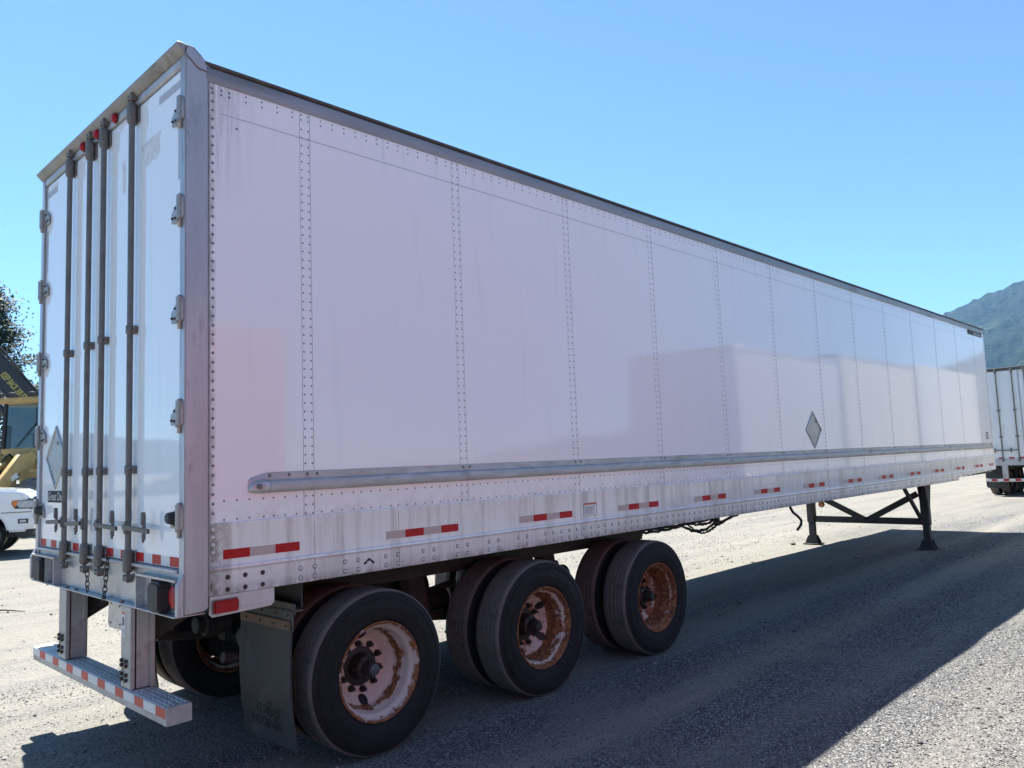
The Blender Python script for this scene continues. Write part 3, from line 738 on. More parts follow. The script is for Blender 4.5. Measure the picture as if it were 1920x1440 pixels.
# lock rods with cams, guides and handles
XR = -.018
for y, s in ((1.87, 1), (1.455, 1), (1.19, -1), (.713, -1)):
    r = MB().cyl((XR, y, 1.25), (XR, y, 3.95), .0172, 16).build('lock_rod', 'rod', T)
    for z0, z1, zt in ((3.865, 4.0, 1), (1.335, 1.205, -1)):
        c = MB().lathe([(.0175, 0), (.027, .01*1), (.029, .03), (.029, .115), (.024, .13), (.012, .135)], (XR, y, z0), 'z', 18) if zt > 0 else MB().lathe([(.0175, 0), (.027, -.01), (.029, -.03), (.029, -.115), (.024, -.13), (.012, -.135)], (XR, y, z0), 'z', 18)
        c.box(XD-.010, XD-.001, y-.046, y+.046, min(z0, z0+zt*.13)+.012, max(z0, z0+zt*.13)-.012)
        co = c.build('rod_bracket', 'cast', r, .004)
        MB().cyl((XR, y, z1), (XR, y, z1+zt*.055), .011, 10).box(XR-.016, XR+.014, y-.03, y+.026, z1+zt*.022, z1+zt*.042).box(XR-.02, XR+.02, y-.034, y-.022, z1+zt*.010, z1+zt*.056).box(XR-.018, XR+.02, y+.018, y+.03, z1+zt*.014, z1+zt*.05).build('rod_cam', 'cast', r, .003)
        for yy, zz in ((-.04, .035), (-.04, .1), (.04, .035), (.04, .1)): MB().dome((XD-.010, y+yy, z0+zt*zz), (-1, 0, 0), .006, .005, 6).build('bracket_bolt', 'darkbolt', r)
    for zz in (2.61, 1.787):
        MB().lathe([(.018, -.026), (.0235, -.024), (.0235, .024), (.018, .026)], (XR, y, zz), 'z', 16).box(XR+.006, XD-.001, y-.036, y+.036, zz-.022, zz+.022).build('rod_guide', 'cast', r, .003)
        MB().dome((XR+.006, y-.029, zz), (-1, 0, 0), .007, .006, 6).build('guide_bolt', 'darkbolt', r)
    ln, ct = (.30, .12) if s > 0 else (.37, .27)
    # handle: hub clamp, flat arm and keeper
    MB().box(XR-.024, XR+.010, y-.021, y+.021, 1.42, 1.495).build('handle_hub', 'rod', r, .006, 2)
    MB().bar((XR-.030, y, 1.462), (XR-.026, y+s*ln, 1.450), .012, .028).build('handle', 'handle', r, .004, 2)
    yc = y+s*ct
    MB().box(XR-.020, XR-.008, yc-.014, yc+.014, 1.40, 1.53).build('handle_keeper', 'cast', r, .003)
    MB().prism([(yc-.011, 1.48), (yc-.014, 1.53), (yc-.006, 1.552), (yc+.007, 1.55), (yc+.013, 1.525), (yc+.011, 1.48)], 'x', XR-.030, XR-.008).build('keeper_hasp', 'cast', r, .003)
    MB().cyl((XR-.018, yc, 1.43), (XR-.018, yc, 1.385), .010, 10, .006).build('keeper_pin', 'cast', r)
# ---- rear sill beam and lamp boxes
MB().box(.012, .06, .066, WID-.066, 1.028, 1.254).build('rear_sill', 'alu', T, .002)
MB().box(-.012, .05, .066, WID-.066, 1.240, 1.258).build('sill_lip', 'galv', T, .003)
MB().box(-.036, .13, .034, WID-.034, 1.020, 1.0275).build('sill_flange', 'alu', T, .0015)
for s in (-1, 1):
    ys = lambda y: y if s < 0 else WID-y
    MB().prism([(-.034, 1.029), (-.034, 1.19), (-.001, 1.245), (-.001, 1.029)], 'y', ys(-.004), ys(.030)).build('lamp_box_side', 'galv', T, .003)
    bx = MB().box(-.034, .011, ys(.031), ys(.56), 1.200, 1.212).build('lamp_box_top', 'alu', T, .001)
    MB().box(-.033, .011, ys(.552), ys(.56), 1.029, 1.199).build('lamp_box_end', 'alu', bx)
    MB().box(-.030, .011, ys(.348), ys(.354), 1.029, 1.199).build('lamp_box_divider', 'alu', bx)
    gm = MB().cyl((.011, ys(.105), 1.118), (-.006, ys(.105), 1.118), .066, 26).build('lamp_grommet', 'seal', T, .004)
    MB().lathe([(.056, 0), (.055, -.008), (.03, -.016), (0, -.018)], (-.006, ys(.105), 1.118), 'x', 26).build('lens', 'lamp_red', gm, smooth=60)
    MB().prism([(ys(.19), 1.032), (ys(.18), 1.06), (ys(.18), 1.17), (ys(.20), 1.19), (ys(.31), 1.19), (ys(.335), 1.16), (ys(.335), 1.05), (ys(.32), 1.032)], 'x', -.058, .011).build('rubber_dock_bumper', 'seal', T, .012, 2)
for y in (.33, .80, 1.1, 1.6, 1.78, 2.2): MB().cyl((-.018, y, 1.0275), (-.018, y, 1.04), .012, 6).cyl((-.018, y, 1.01), (-.018, y, 1.02), .012, 6).build('flange_bolt', 'bolt', T)
# chains from the rod cams
def chain(p, q, n, name='chain'):
    mb = MB(); p = Vector(p); q = Vector(q); d = (q-p)/n; L = d.length*.72; dn = d.normalized()
    for k in range(n):
        c = p+d*(k+.5); a = dn.orthogonal().normalized(); b = dn.cross(a); w = a if k % 2 else b
        pts = []
        for j in range(13):
            t = 2*math.pi*j/12; pts.append(c+dn*(L*math.cos(t))+w*(.0125*math.sin(t)))
        mb.tube(pts, .0032, 6)
    return mb.build(name, 'darkbolt', T, smooth=60)
chain((-.034, 1.345, 1.165), (-.034, 1.34, 1.045), 4); chain((-.034, .98, 1.30), (-.034, 1.05, 1.0), 9)
MB().prism([(.99, 1.018), (.93, 1.012), (.91, .87), (.94, .845), (1.14, .84), (1.165, .86), (1.15, 1.018)], 'x', .03, .036).build('plate_bracket', 'alu', T)
for y, z in ((.96, .875), (1.12, .87), (.97, .98), (1.11, .985)): MB().dome((.03, y, z), (-1, 0, 0), .008, .005, 6).build('plate_screw', 'bolt', T)
# ---- rear impact guard
bg_ = MB().prism([(-.032, .468), (-.034, .556), (-.026, .563), (.102, .563), (.104, .475), (.10, .470)], 'y', .132, WID-.132).build('bumper_bar', 'bumper', T, .003)
n = 16; y0, y1 = .134, WID-.134
t = MB().box(-.0362, -.0345, y0, y1, .508, .556).build('reflective_tape', 'tape_bright', T)
for k in range(n):
    if k % 2 == 0: MB().box(-.0368, -.0362, y0+(y1-y0)*(k)/n, y0+(y1-y0)*(k+.86)/n, .5075, .5565).build('red_segment', 'tape_orange', t)
tr = MB()
y = .17
while y < WID-.16:
    if not any(abs(y-c) < .09 for c in (.70, 1.83)):
        for x in (-.008, .020, .055, .08): tr.dome((x+(.004 if int(y*40) % 2 else 0), y, .563), (0, 0, 1), .0055, .004, 6)
    y += .031
o = tr.build('tread_buttons', 'alu_clean', T); o['kind'] = 'stuff'
for yc in (.70, 1.83):
    u = MB().box(-.030, .004, yc-.075, yc+.075, .566, 1.018).box(-.012, .098, yc-.075, yc-.067, .566, 1.018).box(-.012, .098, yc+.067, yc+.075, .566, 1.018).box(.07, .098, yc-.09, yc-.0751, .566, 1.018)
    uo = u.build('bumper_upright', 'bumper', T, .004, 2)
    MB().prism([(.10, .80), (.10, 1.018), (.55, 1.10), (.50, 1.0)], 'y', yc-.04, yc+.04).build('upright_brace', 'frame', T)
    for dy in (-.02, .045):
        for zz in (.612, .64, .69, .715): MB().cyl((-.031, yc+dy, zz), (-.044, yc+dy, zz), .0125, 6).build('bolt', 'darkbolt', uo)
lb = MB().box(-.0316, -.0302, .713, .763, .845, .985).build('warning_label', 'paper', T)
MB().box(-.0322, -.0316, .716, .760, .968, .983).build('label_band', 'orange', lb)
MB().prism([(.725, .91), (.722, .935), (.735, .958), (.75, .95), (.748, .925), (.753, .908), (.74, .903)], 'x', -.0322, -.0316).build('label_picture', 'ink', lb)
for k in range(5): MB().box(-.0321, -.0316, .72, .756, .855+k*.008, .8575+k*.008).build('label_line', 'ink', lb)
# ---- running gear
WX = [1.238, 2.754, 4.270]; WR = .4976
for s in (-1, 1):
    ys = lambda y: y if s < 0 else WID-y
    MB().box(.45, 5.02, ys(.70), ys(.82), .90, 1.145).build('frame_rail', 'frame', T, .004)
    MB().box(4.80, 5.02, ys(.695), ys(.6995), .93, 1.13).build('frame_end_plate', 'frame', T)
    for x in WX:
        if x > 2: MB().prism([(x-.75, .90), (x-.60, .90), (x-.55, .62), (x-.62, .52), (x-.72, .55)], 'y', ys(.72), ys(.84)).build('spring_hanger', 'frame', T, .005)
        MB().tube([(x-.66, ys(.78), .60), (x-.33, ys(.78), .555), (x, ys(.78), .54), (x+.33, ys(.78), .555), (x+.66, ys(.78), .60)], .035, 8).build('leaf_spring', 'frame', T)
        MB().lathe([(.0, -.09), (.205, -.09), (.21, -.05), (.21, .09), (.0, .09)], (x, ys(.50), WR), 'y', 30).build('brake_drum', 'hub', T)
        MB().cyl((x-.22, ys(.95), .66), (x-.40, ys(.95), .66), .088, 20).cyl((x-.40, ys(.95), .66), (x-.46, ys(.95), .66), .06, 14).box(x-.26, x-.2, ys(.90), ys(1.0), .52, .60).build('brake_chamber', 'frame', T, .004)
for x in WX: MB().cyl((x, .35, WR), (x, WID-.35, WR), .064, 18).build('axle', 'frame', T)
MB().box(.70, .71, .05, WID-.05, .96, 1.148).build('gap_blocking_plate', 'black', T)  # black plate added to block the bright gap between skirt and flap
for x in (.6, 1.95, 3.5, 4.9): MB().box(x-.03, x+.03, .82, WID-.82, .93, 1.12).build('bogie_crossbar', 'frame', T)
MB().cyl((2.0, .95, .86), (2.0, 1.75, .86), .12, 20).build('air_tank', 'black', T, .02, 2)
inner = make_wheel('rim_half', T, hub=False)
inner.location = Vector((WX[0], .497, WR-.007))-ORG[T]; inner.rotation_euler = (0, 0, math.pi)
for i, x in enumerate(WX):
    th = R((-12, 15, 31)[i])
    wo = make_wheel(('rim_white', 'rim_half', 'rim_rust')[i], T, cap=(i == 0), theta=th, hang=((-90, 90), (36, -36, 108, 180, 252), (-12, 108, 228))[i])
    wo.location = Vector((x, .160, WR-.007))-ORG[T]; wo.rotation_euler = (0, th, 0)
    if i == 1:
        bent_text(wo, 'GOODYEAR', .066, .400, R(52)+th, -.1405, mat='tyre_text', sp=1.15)
    b = dup(wo, Vector((x, WID-.160, WR-.007))-ORG[T], T); b.rotation_euler = (0, th, math.pi)
    if i: dup(inner, Vector((x, .497, WR-.007))-ORG[T], T)
    b = dup(inner, Vector((x, WID-.497, WR-.007))-ORG[T], T); b.rotation_euler = (0, 0, 0)
# mud flaps
for s in (-1, 1):
    ys = lambda y: y if s < 0 else WID-y
    br = MB().box(.632, .70, ys(.03), ys(.95), .945, .952).box(.632, .639, ys(.03), ys(.62), .84, .944).build('flap_bracket', 'bracket', T, .001)
    MB().prism([(ys(.02), .99), (ys(.02), .93), (ys(.62), .90), (ys(.62), 1.0)], 'x', .640, .646).build('flap_back_plate', 'bracket', br)
    MB().bar((.624, ys(.045), .868), (.624, ys(.63), .868), .010, .055).build('clamp_bar', 'rustbar', br, .002)
    for y in (.08, .22, .38, .55):
        for zz in (.868, .80, .925): MB().dome((.6185 if zz == .868 else .6305, ys(y), zz), (-1, 0, 0), .009, .006, 6).build('clamp_bolt', 'darkbolt', br)
    fl = MB(); nz = 14; cols = [.625, .612, .60, .05, .04, .028]
    vs = []
    for side in (0, 1):
        for k in range(nz+1):
            t = k/nz; z = .86-.69*t; bow = -.018*math.sin(t*3.1)+.03*t*t
            for c in cols:
                inset = .02 if t > .94 else 0
                y = c+(.02 if c > .3 else -.02)*(0 if t < .93 else -(t-.93)*8)
                edge = .004 if c in (.625, .612, .04, .028) else 0
                vs.append((.626+bow+(.007 if side else -edge), ys(y), z))
    m_ = len(cols); K = (nz+1)*m_; fs = []
    for k in range(nz):
        for c in range(m_-1):
            a = k*m_+c; fs.append((a, a+1, a+1+m_, a+m_)); fs.append((K+a, K+a+m_, K+a+1+m_, K+a+1))
    for k in range(nz): fs += [(k*m_, (k+1)*m_, K+(k+1)*m_, K+k*m_), (k*m_+m_-1, K+k*m_+m_-1, K+(k+1)*m_+m_-1, (k+1)*m_+m_-1)]
    for c in range(m_-1): fs += [(nz*m_+c, nz*m_+c+1, K+nz*m_+c+1, K+nz*m_+c)]
    fo = fl.add(vs, fs).build('mud_flap', 'flap', T, smooth=40)
    for txt, zz, dy in (('trailer', .365, .02), ('wizards', .290, -.03)):
        t_, f_ = text_geo(txt, .125, .0022, shear=.0)
        yc = ys(.33) - dy
        out = []
        for x, z, d in t_:
            Z = zz+z; tt = (.86-Z)/.69
            out.append((.626-.018*math.sin(tt*3.1)+.03*tt*tt-.002-d, yc-x*.95, Z))
        MB().add(out, f_).build('raised_lettering', 'flap_text', fo)
# ---- landing gear
LX = 12.68
for y in (.31, 2.28):
    lg = MB().box(LX-.065, LX+.065, y-.065, y+.065, .40, 1.15).build('landing_leg', 'black', T, .008, 2)
    MB().box(LX-.052, LX+.052, y-.052, y+.052, .09, .40).build('leg_tube', 'black', lg, .006)
    MB().prism([(y-.13, .02), (y-.065, .16), (y+.065, .16), (y+.13, .02)], 'x', LX-.07, LX-.054).prism([(y-.13, .02), (y-.065, .16), (y+.065, .16), (y+.13, .02)], 'x', LX+.054, LX+.07).cyl((LX-.09, y, .12), (LX+.09, y, .12), .018, 10).build('foot_pivot', 'black', lg)
    MB().box(LX-.13, LX+.13, y-.15, y+.15, .001, .02).build('foot_plate', 'frame', lg, .004)
    MB().prism([(LX-.16, 1.15), (LX+.20, 1.15), (LX+.066, .72), (LX-.066, .80)], 'y', y-.062, y-.054).prism([(LX-.16, 1.15), (LX+.20, 1.15), (LX+.066, .72), (LX-.066, .80)], 'y', y+.054, y+.062).build('leg_gusset', 'black', lg)
    MB().bar((LX-.42, y+(.2 if y < 1 else -.2), 1.10), (LX-.05, y+(.06 if y < 1 else -.06), .50), .05, .05).build('leg_brace', 'black', T, .003)
    MB().box(LX-.20, LX+.24, y-.09, y+.09, 1.118, 1.149).build('leg_mount', 'black', T)
MB().box(LX-.03, LX+.03, .376, 2.214, .405, .515).build('cross_tube', 'black', T, .005)
MB().bar((LX-.045, 2.14, .90), (LX-.045, 1.27, .455), .022, .10, (0, 0, 1)).build('cross_brace', 'black', T)
MB().bar((LX-.045, .40, .93), (LX-.045, 1.28, .455), .022, .10, (0, 0, 1)).build('cross_brace', 'black', T)
ml = MB().cyl((LX-.10, 2.03, .735), (LX-.13, 2.03, .735), .055, 18).build('amber_marker', 'glassblack', T)
MB().lathe([(.048, 0), (.045, -.012), (0, -.02)], (LX-.13, 2.03, .735), 'x', 18).build('lens', 'lamp_amber', ml, smooth=60)
MB().bar((LX-.09, 2.03, .76), (LX-.09, 2.03, 1.10), .03, .012, (1, 0, 0)).build('marker_bracket', 'black', T)
# kingpin plate under the nose
MB().box(13.7, LEN-.1, .35, WID-.35, 1.165, 1.2).build('coupler_plate', 'frame', T); MB().cyl((15.2, WID/2, 1.10), (15.2, WID/2, 1.165), .045, 16).build('kingpin', 'frame', T)
# ---- hoses and cables slung under the floor
def sag(p, q, d, n=14, wig=0.):
    p = Vector(p); q = Vector(q)
    return [p.lerp(q, k/n)-Vector((0, 0, d*4*(k/n)*(1-k/n)))+Vector((0, wig*math.sin(k*1.7), wig*math.cos(k*2.3))) for k in range(n+1)]
Yh = .80
for k, (a, b, d, r) in enumerate((((5.0, Yh, .985), (6.62, Yh, .985), .02, .017), ((5.0, Yh+.03, .955), (5.95, Yh, .955), .02, .014), ((5.9, Yh, .975), (6.68, Yh, .96), .11, .012), ((5.95, Yh+.02, .96), (6.66, Yh, .93), .075, .012),
        ((6.0, Yh-.02, .985), (6.70, Yh, .985), .05, .013), ((6.05, Yh, .97), (6.46, Yh, .84), .05, .010), ((6.46, Yh, .84), (6.70, Yh, .91), .01, .013), ((6.2, Yh, 1.0), (6.7, Yh+.02, .98), .06, .012), ((6.76, Yh, .925), (7.6, Yh, 1.04), .0, .015), ((6.76, Yh, .90), (7.4, Yh, 1.04), -.01, .013))):
    MB().tube(sag(a, b, d, 14, .006), r, 8).build('air_hose', 'hose', T, smooth=80)
MB().box(6.67, 6.73, Yh-.02, Yh+.02, .89, 1.16).build('hose_hanger', 'black', T)
MB().box(5.3, 5.34, Yh-.02, Yh+.03, .95, 1.16).build('hose_hanger', 'black', T)
MB().tube([(7.56, .3, 1.11), (7.60, .3, 1.04), (7.66, .3, .985), (7.80, .3, .92), (7.875, .3, .87), (7.86, .3, .82), (7.80, .3, .79), (7.747, .3, .765)], .0165, 8).build('drain_hose', 'hose', T, smooth=80)
MB().box(7.50, 7.56, .06, .36, 1.105, 1.15).build('hose_clip', 'frame', T)
# ================================================================== OTHER TRAILERS
MT['white2'] = basic('chalky_white_paint', (.72, .73, .72), .35, 0, .1, 2., (.45, .42, .38), .34, 1.5, 0, stretch=(1, 1, .25))
MT['grey2'] = basic('pale_grey_paint', (.44, .45, .46), .4, 0, .15, 2., (.34, .32, .30), .36, 1.5, 0, stretch=(1, 1, .25))
MT['cream2'] = basic('cream_paint', (.50, .475, .42), .35, 0, .1, 2., (.45, .42, .38), .34, 1.5, 0, stretch=(1, 1, .25))
MT['red2'] = basic('red_box_paint', (.44, .040, .048), .3, 0, .15, 2., (.30, .06, .05), .34, 2.)
MT['tyre_far'] = basic('tyre_rubber', (.022, .022, .023), .8, 0, .3, 6., (.07, .062, .055), .42, 4.)
def plain_trailer(name, x0, y0, length, height, paint, label, far=False, floor=1.2, top=None, flaps=True):
    """box trailer parked with its rear towards -x; right side at y0"""
    W = 2.59; xr, y1 = x0, y0+W
    t = root(name, (x0+length/2, y0+W/2, 0), label, 'trailer')
    n = max(4, int(length/1.22)); dx = (length-.14)/n
    for s in (0, 1):
        ya, yb = (y0, y0+.03) if s == 0 else (y1-.03, y1)
        for k in range(n):
            MB().box(xr+.12+dx*k+.004, xr+.12+dx*(k+1)-.004, ya, yb, floor+.10, height-.14).build('side_panel', paint, t, .003)
            yy = (y0+.006, y0+.02) if s == 0 else (y1-.02, y1-.006)
            MB().box(xr+.12+dx*k-.02, xr+.12+dx*k+.0035, *yy, floor+.10, height-.14).build('seam_strip', 'alu', t)
        e = -.006 if s == 0 else .006
        MB().box(xr+.11, xr+length, (y0+e if s == 0 else y1-.05), (y0+.05 if s == 0 else y1+e), height-.138, height-.01).build('top_rail', top or 'alu_clean', t, .004)
        MB().box(xr+.11, xr+length, (y0+e if s == 0 else y1-.05), (y0+.05 if s == 0 else y1+e), floor-.16, floor+.098).build('bottom_rail', 'alu_clean', t, .004)
        MB().box(xr, xr+.118, (y0-.005 if s == 0 else y1-.07), (y0+.07 if s == 0 else y1+.005), floor-.2, height).build('corner_post', 'galv', t, .006)
        k = 0
        while xr+.4+1.2*k < xr+length-.8:
            yt = (y0+e-.0015, y0+e-.0003) if s == 0 else (y1+e+.0003, y1+e+.0015)
            a = MB().box(xr+.4+1.2*k, xr+1.0+1.2*k, *yt, floor-.02, floor+.03).build('reflective_tape', 'tape_white', t)
            yt = (y0+e-.0022, y0+e-.0015) if s == 0 else (y1+e+.0015, y1+e+.0022)
            for q in (0, 2): MB().box(xr+.4+1.2*k+.15*q, xr+.4+1.2*k+.15*(q+1), *yt, floor-.0205, floor+.0305).build('red_segment', 'tape_red', a)
            k += 1
    MB().box(xr+.1, xr+length-.02, y0+.052, y1-.052, height-.03, height-.002).build('roof', 'alu_clean', t)
    MB().box(xr+.1, xr+length-.02, y0+.052, y1-.052, floor-.12, floor+.05).build('floor', 'frame', t)
    MB().box(xr+length-.045, xr+length-.005, y0+.052, y1-.052, floor+.051, height-.031).build('front_wall', paint, t)
    MB().box(xr, xr+.098, y0+.072, y1-.072, height-.10, height).build('rear_header', 'roofedge', t, .004)
    MB().box(xr-.006, xr+.098, y0+.072, y1-.072, floor-.22, floor-.02).build('rear_sill', 'galv', t, .004)
    ym = y0+W/2
    for a, b in ((y0+.075, ym-.004), (ym+.004, y1-.075)):
        d = MB().box(xr+.02, xr+.06, a, b, floor-.018, height-.104).build('rear_door', paint, t, .004)
        MB().box(xr+.0165, xr+.0197, ym-.026 if b < ym else ym+.004, ym-.004 if b < ym else ym+.026, floor, height-.11).build('edge_trim', 'alu', d)
        tp = MB().box(xr+.0178, xr+.0195, a+.02, b-.03, floor-.005, floor+.045).build('reflective_tape', 'tape_bright', d)
        for k in range(0, 8, 2):
            c = a+.02+(b-a-.05)*k/8; MB().box(xr+.017, xr+.0177, c, c+(b-a-.05)/8, floor-.0055, floor+.0455).build('red_segment', 'tape_red', tp)
        rods = (ym-.17, ym-.62) if b < ym else (ym+.17, ym+.62)
        for yr in rods:
            r = MB().cyl((xr-.014, yr, floor-.10), (xr-.014, yr, height-.05), .018, 10).build('lock_rod', 'rod', t)
            for zz, h in ((floor-.1, .12), (height-.17, .14)): MB().cyl((xr-.014, yr, zz), (xr-.014, yr, zz+h), .036, 10).build('rod_bracket', 'cast', r)
            for zz in (1.9, 2.75): MB().box(xr-.04, xr+.019, yr-.045, yr+.045, zz-.025, zz+.025).build('rod_guide', 'cast', r)
            sg = 1 if yr > ym else -1
            MB().bar((xr-.045, yr, floor+.27), (xr-.045, yr+sg*.44, floor+.26), .016, .036).build('handle', 'rod', r)
            MB().cyl((xr-.05, yr+sg*.2, floor+.2), (xr-.05, yr+sg*.2, floor+.34), .024, 8).build('handle_keeper', 'cast', r)
        for zz in np.linspace(floor+.25, height-.35, 5):
            yy = a if b < ym else b
            MB().cyl((xr-.012, yy-.0, zz-.06), (xr-.012, yy, zz+.06), .02, 8).box(xr+.008, xr+.0195, min(yy, yy+(.1 if b < ym else -.1)), max(yy, yy+(.1 if b < ym else -.1)), zz-.05, zz+.05).build('hinge', 'galv', t)
    # rear guard
    MB().box(xr-.03, xr+.09, y0+.13, y1-.13, .46, .56).build('bumper_bar', 'bumper', t, .004)
    tp = MB().box(xr-.0325, xr-.0305, y0+.13, y1-.13, .485, .55).build('reflective_tape', 'tape_bright', t)
    for k in range(0, 14, 2):
        c = y0+.13+(W-.26)*k/14; MB().box(xr-.0332, xr-.0326, c, c+(W-.26)/14, .4845, .5505).build('red_segment', 'tape_red', tp)
    for yc in (y0+.7, y1-.7): MB().box(xr-.02, xr+.08, yc-.08, yc+.08, .562, floor-.18).build('bumper_upright', 'bumper', t, .004)
    for yc in (y0+.25, y1-.25):
        l = MB().box(xr-.012, xr+.05, yc-.12, yc+.12, floor-.36, floor-.222).build('lamp_panel', 'black', t)
        for q in (-.06, .06): MB().cyl((xr-.0125, yc+q, floor-.29), (xr-.022, yc+q, floor-.29), .045, 14).build('tail_lamp', 'lamp_red', l)
    wr = .5
    wx = [xr+1.15, xr+2.4] if length > 9 else [xr+1.2]
    first = None
    for x in wx:
        for yc, fl in ((y0+.17, 0), (y0+.5, 1), (y1-.5, 0), (y1-.17, 1)):
            if first is None:
                ww = MB().lathe([(.30, -.115), (.285, -.10), (.25, -.05), (.22, .04), (.10, .06), (.10, -.04), (0, -.05)], (0, 0, 0), 'y', 32).build('wheel', 'rim_half', t, org=(0, 0, 0))
                ORG[ww] = Vector((0, 0, 0))
                MB().lathe(tyre_profile(), (0, 0, 0), 'y', 40).build('tyre', 'tyre', ww, org=(0, 0, 0)); first = ww
                ww.location = Vector((x, yc, wr-.003))-ORG[t]
            else:
                ww = dup(first, Vector((x, yc, wr-.003))-ORG[t], t)
            ww.rotation_euler = (0, random.random()*6, math.pi if fl else 0)
        MB().cyl((x, y0+.4, wr), (x, y1-.4, wr), .065, 12).build('axle', 'frame', t)
    for yc in (y0+.75, y1-.87): MB().box(xr+.3, wx[-1]+.9, yc, yc+.12, .85, floor-.121).build('frame_rail', 'frame', t)
    if flaps:
        for yc in (y0+.03, y1-.63): MB().prism([(yc, .98), (yc+.6, .98), (yc+.6, .30), (yc+.55, .24), (yc+.05, .24), (yc, .30)], 'x', xr+.42, xr+.43).build('mud_flap', 'flap', t)
        MB().box(xr+.43, xr+.45, y0+.03, y1-.03, .93, 1.0).build('flap_bracket', 'frame', t)
    lx = xr+length-2.9
    for yc in (y0+.35, y1-.35):
        MB().box(lx-.06, lx+.06, yc-.06, yc+.06, .06, floor-.121).build('landing_leg', 'black', t, .006)
        MB().box(lx-.13, lx+.13, yc-.13, yc+.13, .001, .06).build('foot_plate', 'black', t, .01)
    MB().box(lx-.03, lx+.03, y0+.41, y1-.41, .42, .52).build('cross_tube', 'black', t)
    return t
plain_trailer('semi_trailer', 27.45, .42, 16.1, 4.13, 'white2', 'white box trailer parked nose-away ahead of the long trailer, grey lock rods on its doors')
# the next row, across the lane: only its reflections reach the picture
plain_trailer('box_trailer', 12.2, -5.95, 5.0, 3.86, 'grey2', 'short grey single-axle box trailer across the lane, rearmost of its row')
plain_trailer('box_trailer', 17.4, -5.95, 5.3, 4.05, 'cream2', 'short cream single-axle box trailer across the lane, between two grey ones')
plain_trailer('box_trailer', 22.95, -5.95, 6.4, 4.1, 'grey2', 'short grey single-axle box trailer across the lane, at the far end of its row', top='cream2')
plain_trailer('box_trailer', -3.4, -9.6, 8.0, 4.05, 'red2', 'short red single-axle box trailer added unseen beyond the lane for its red reflection')  # unseen trailer, added to throw a pink reflection on the long trailer's side

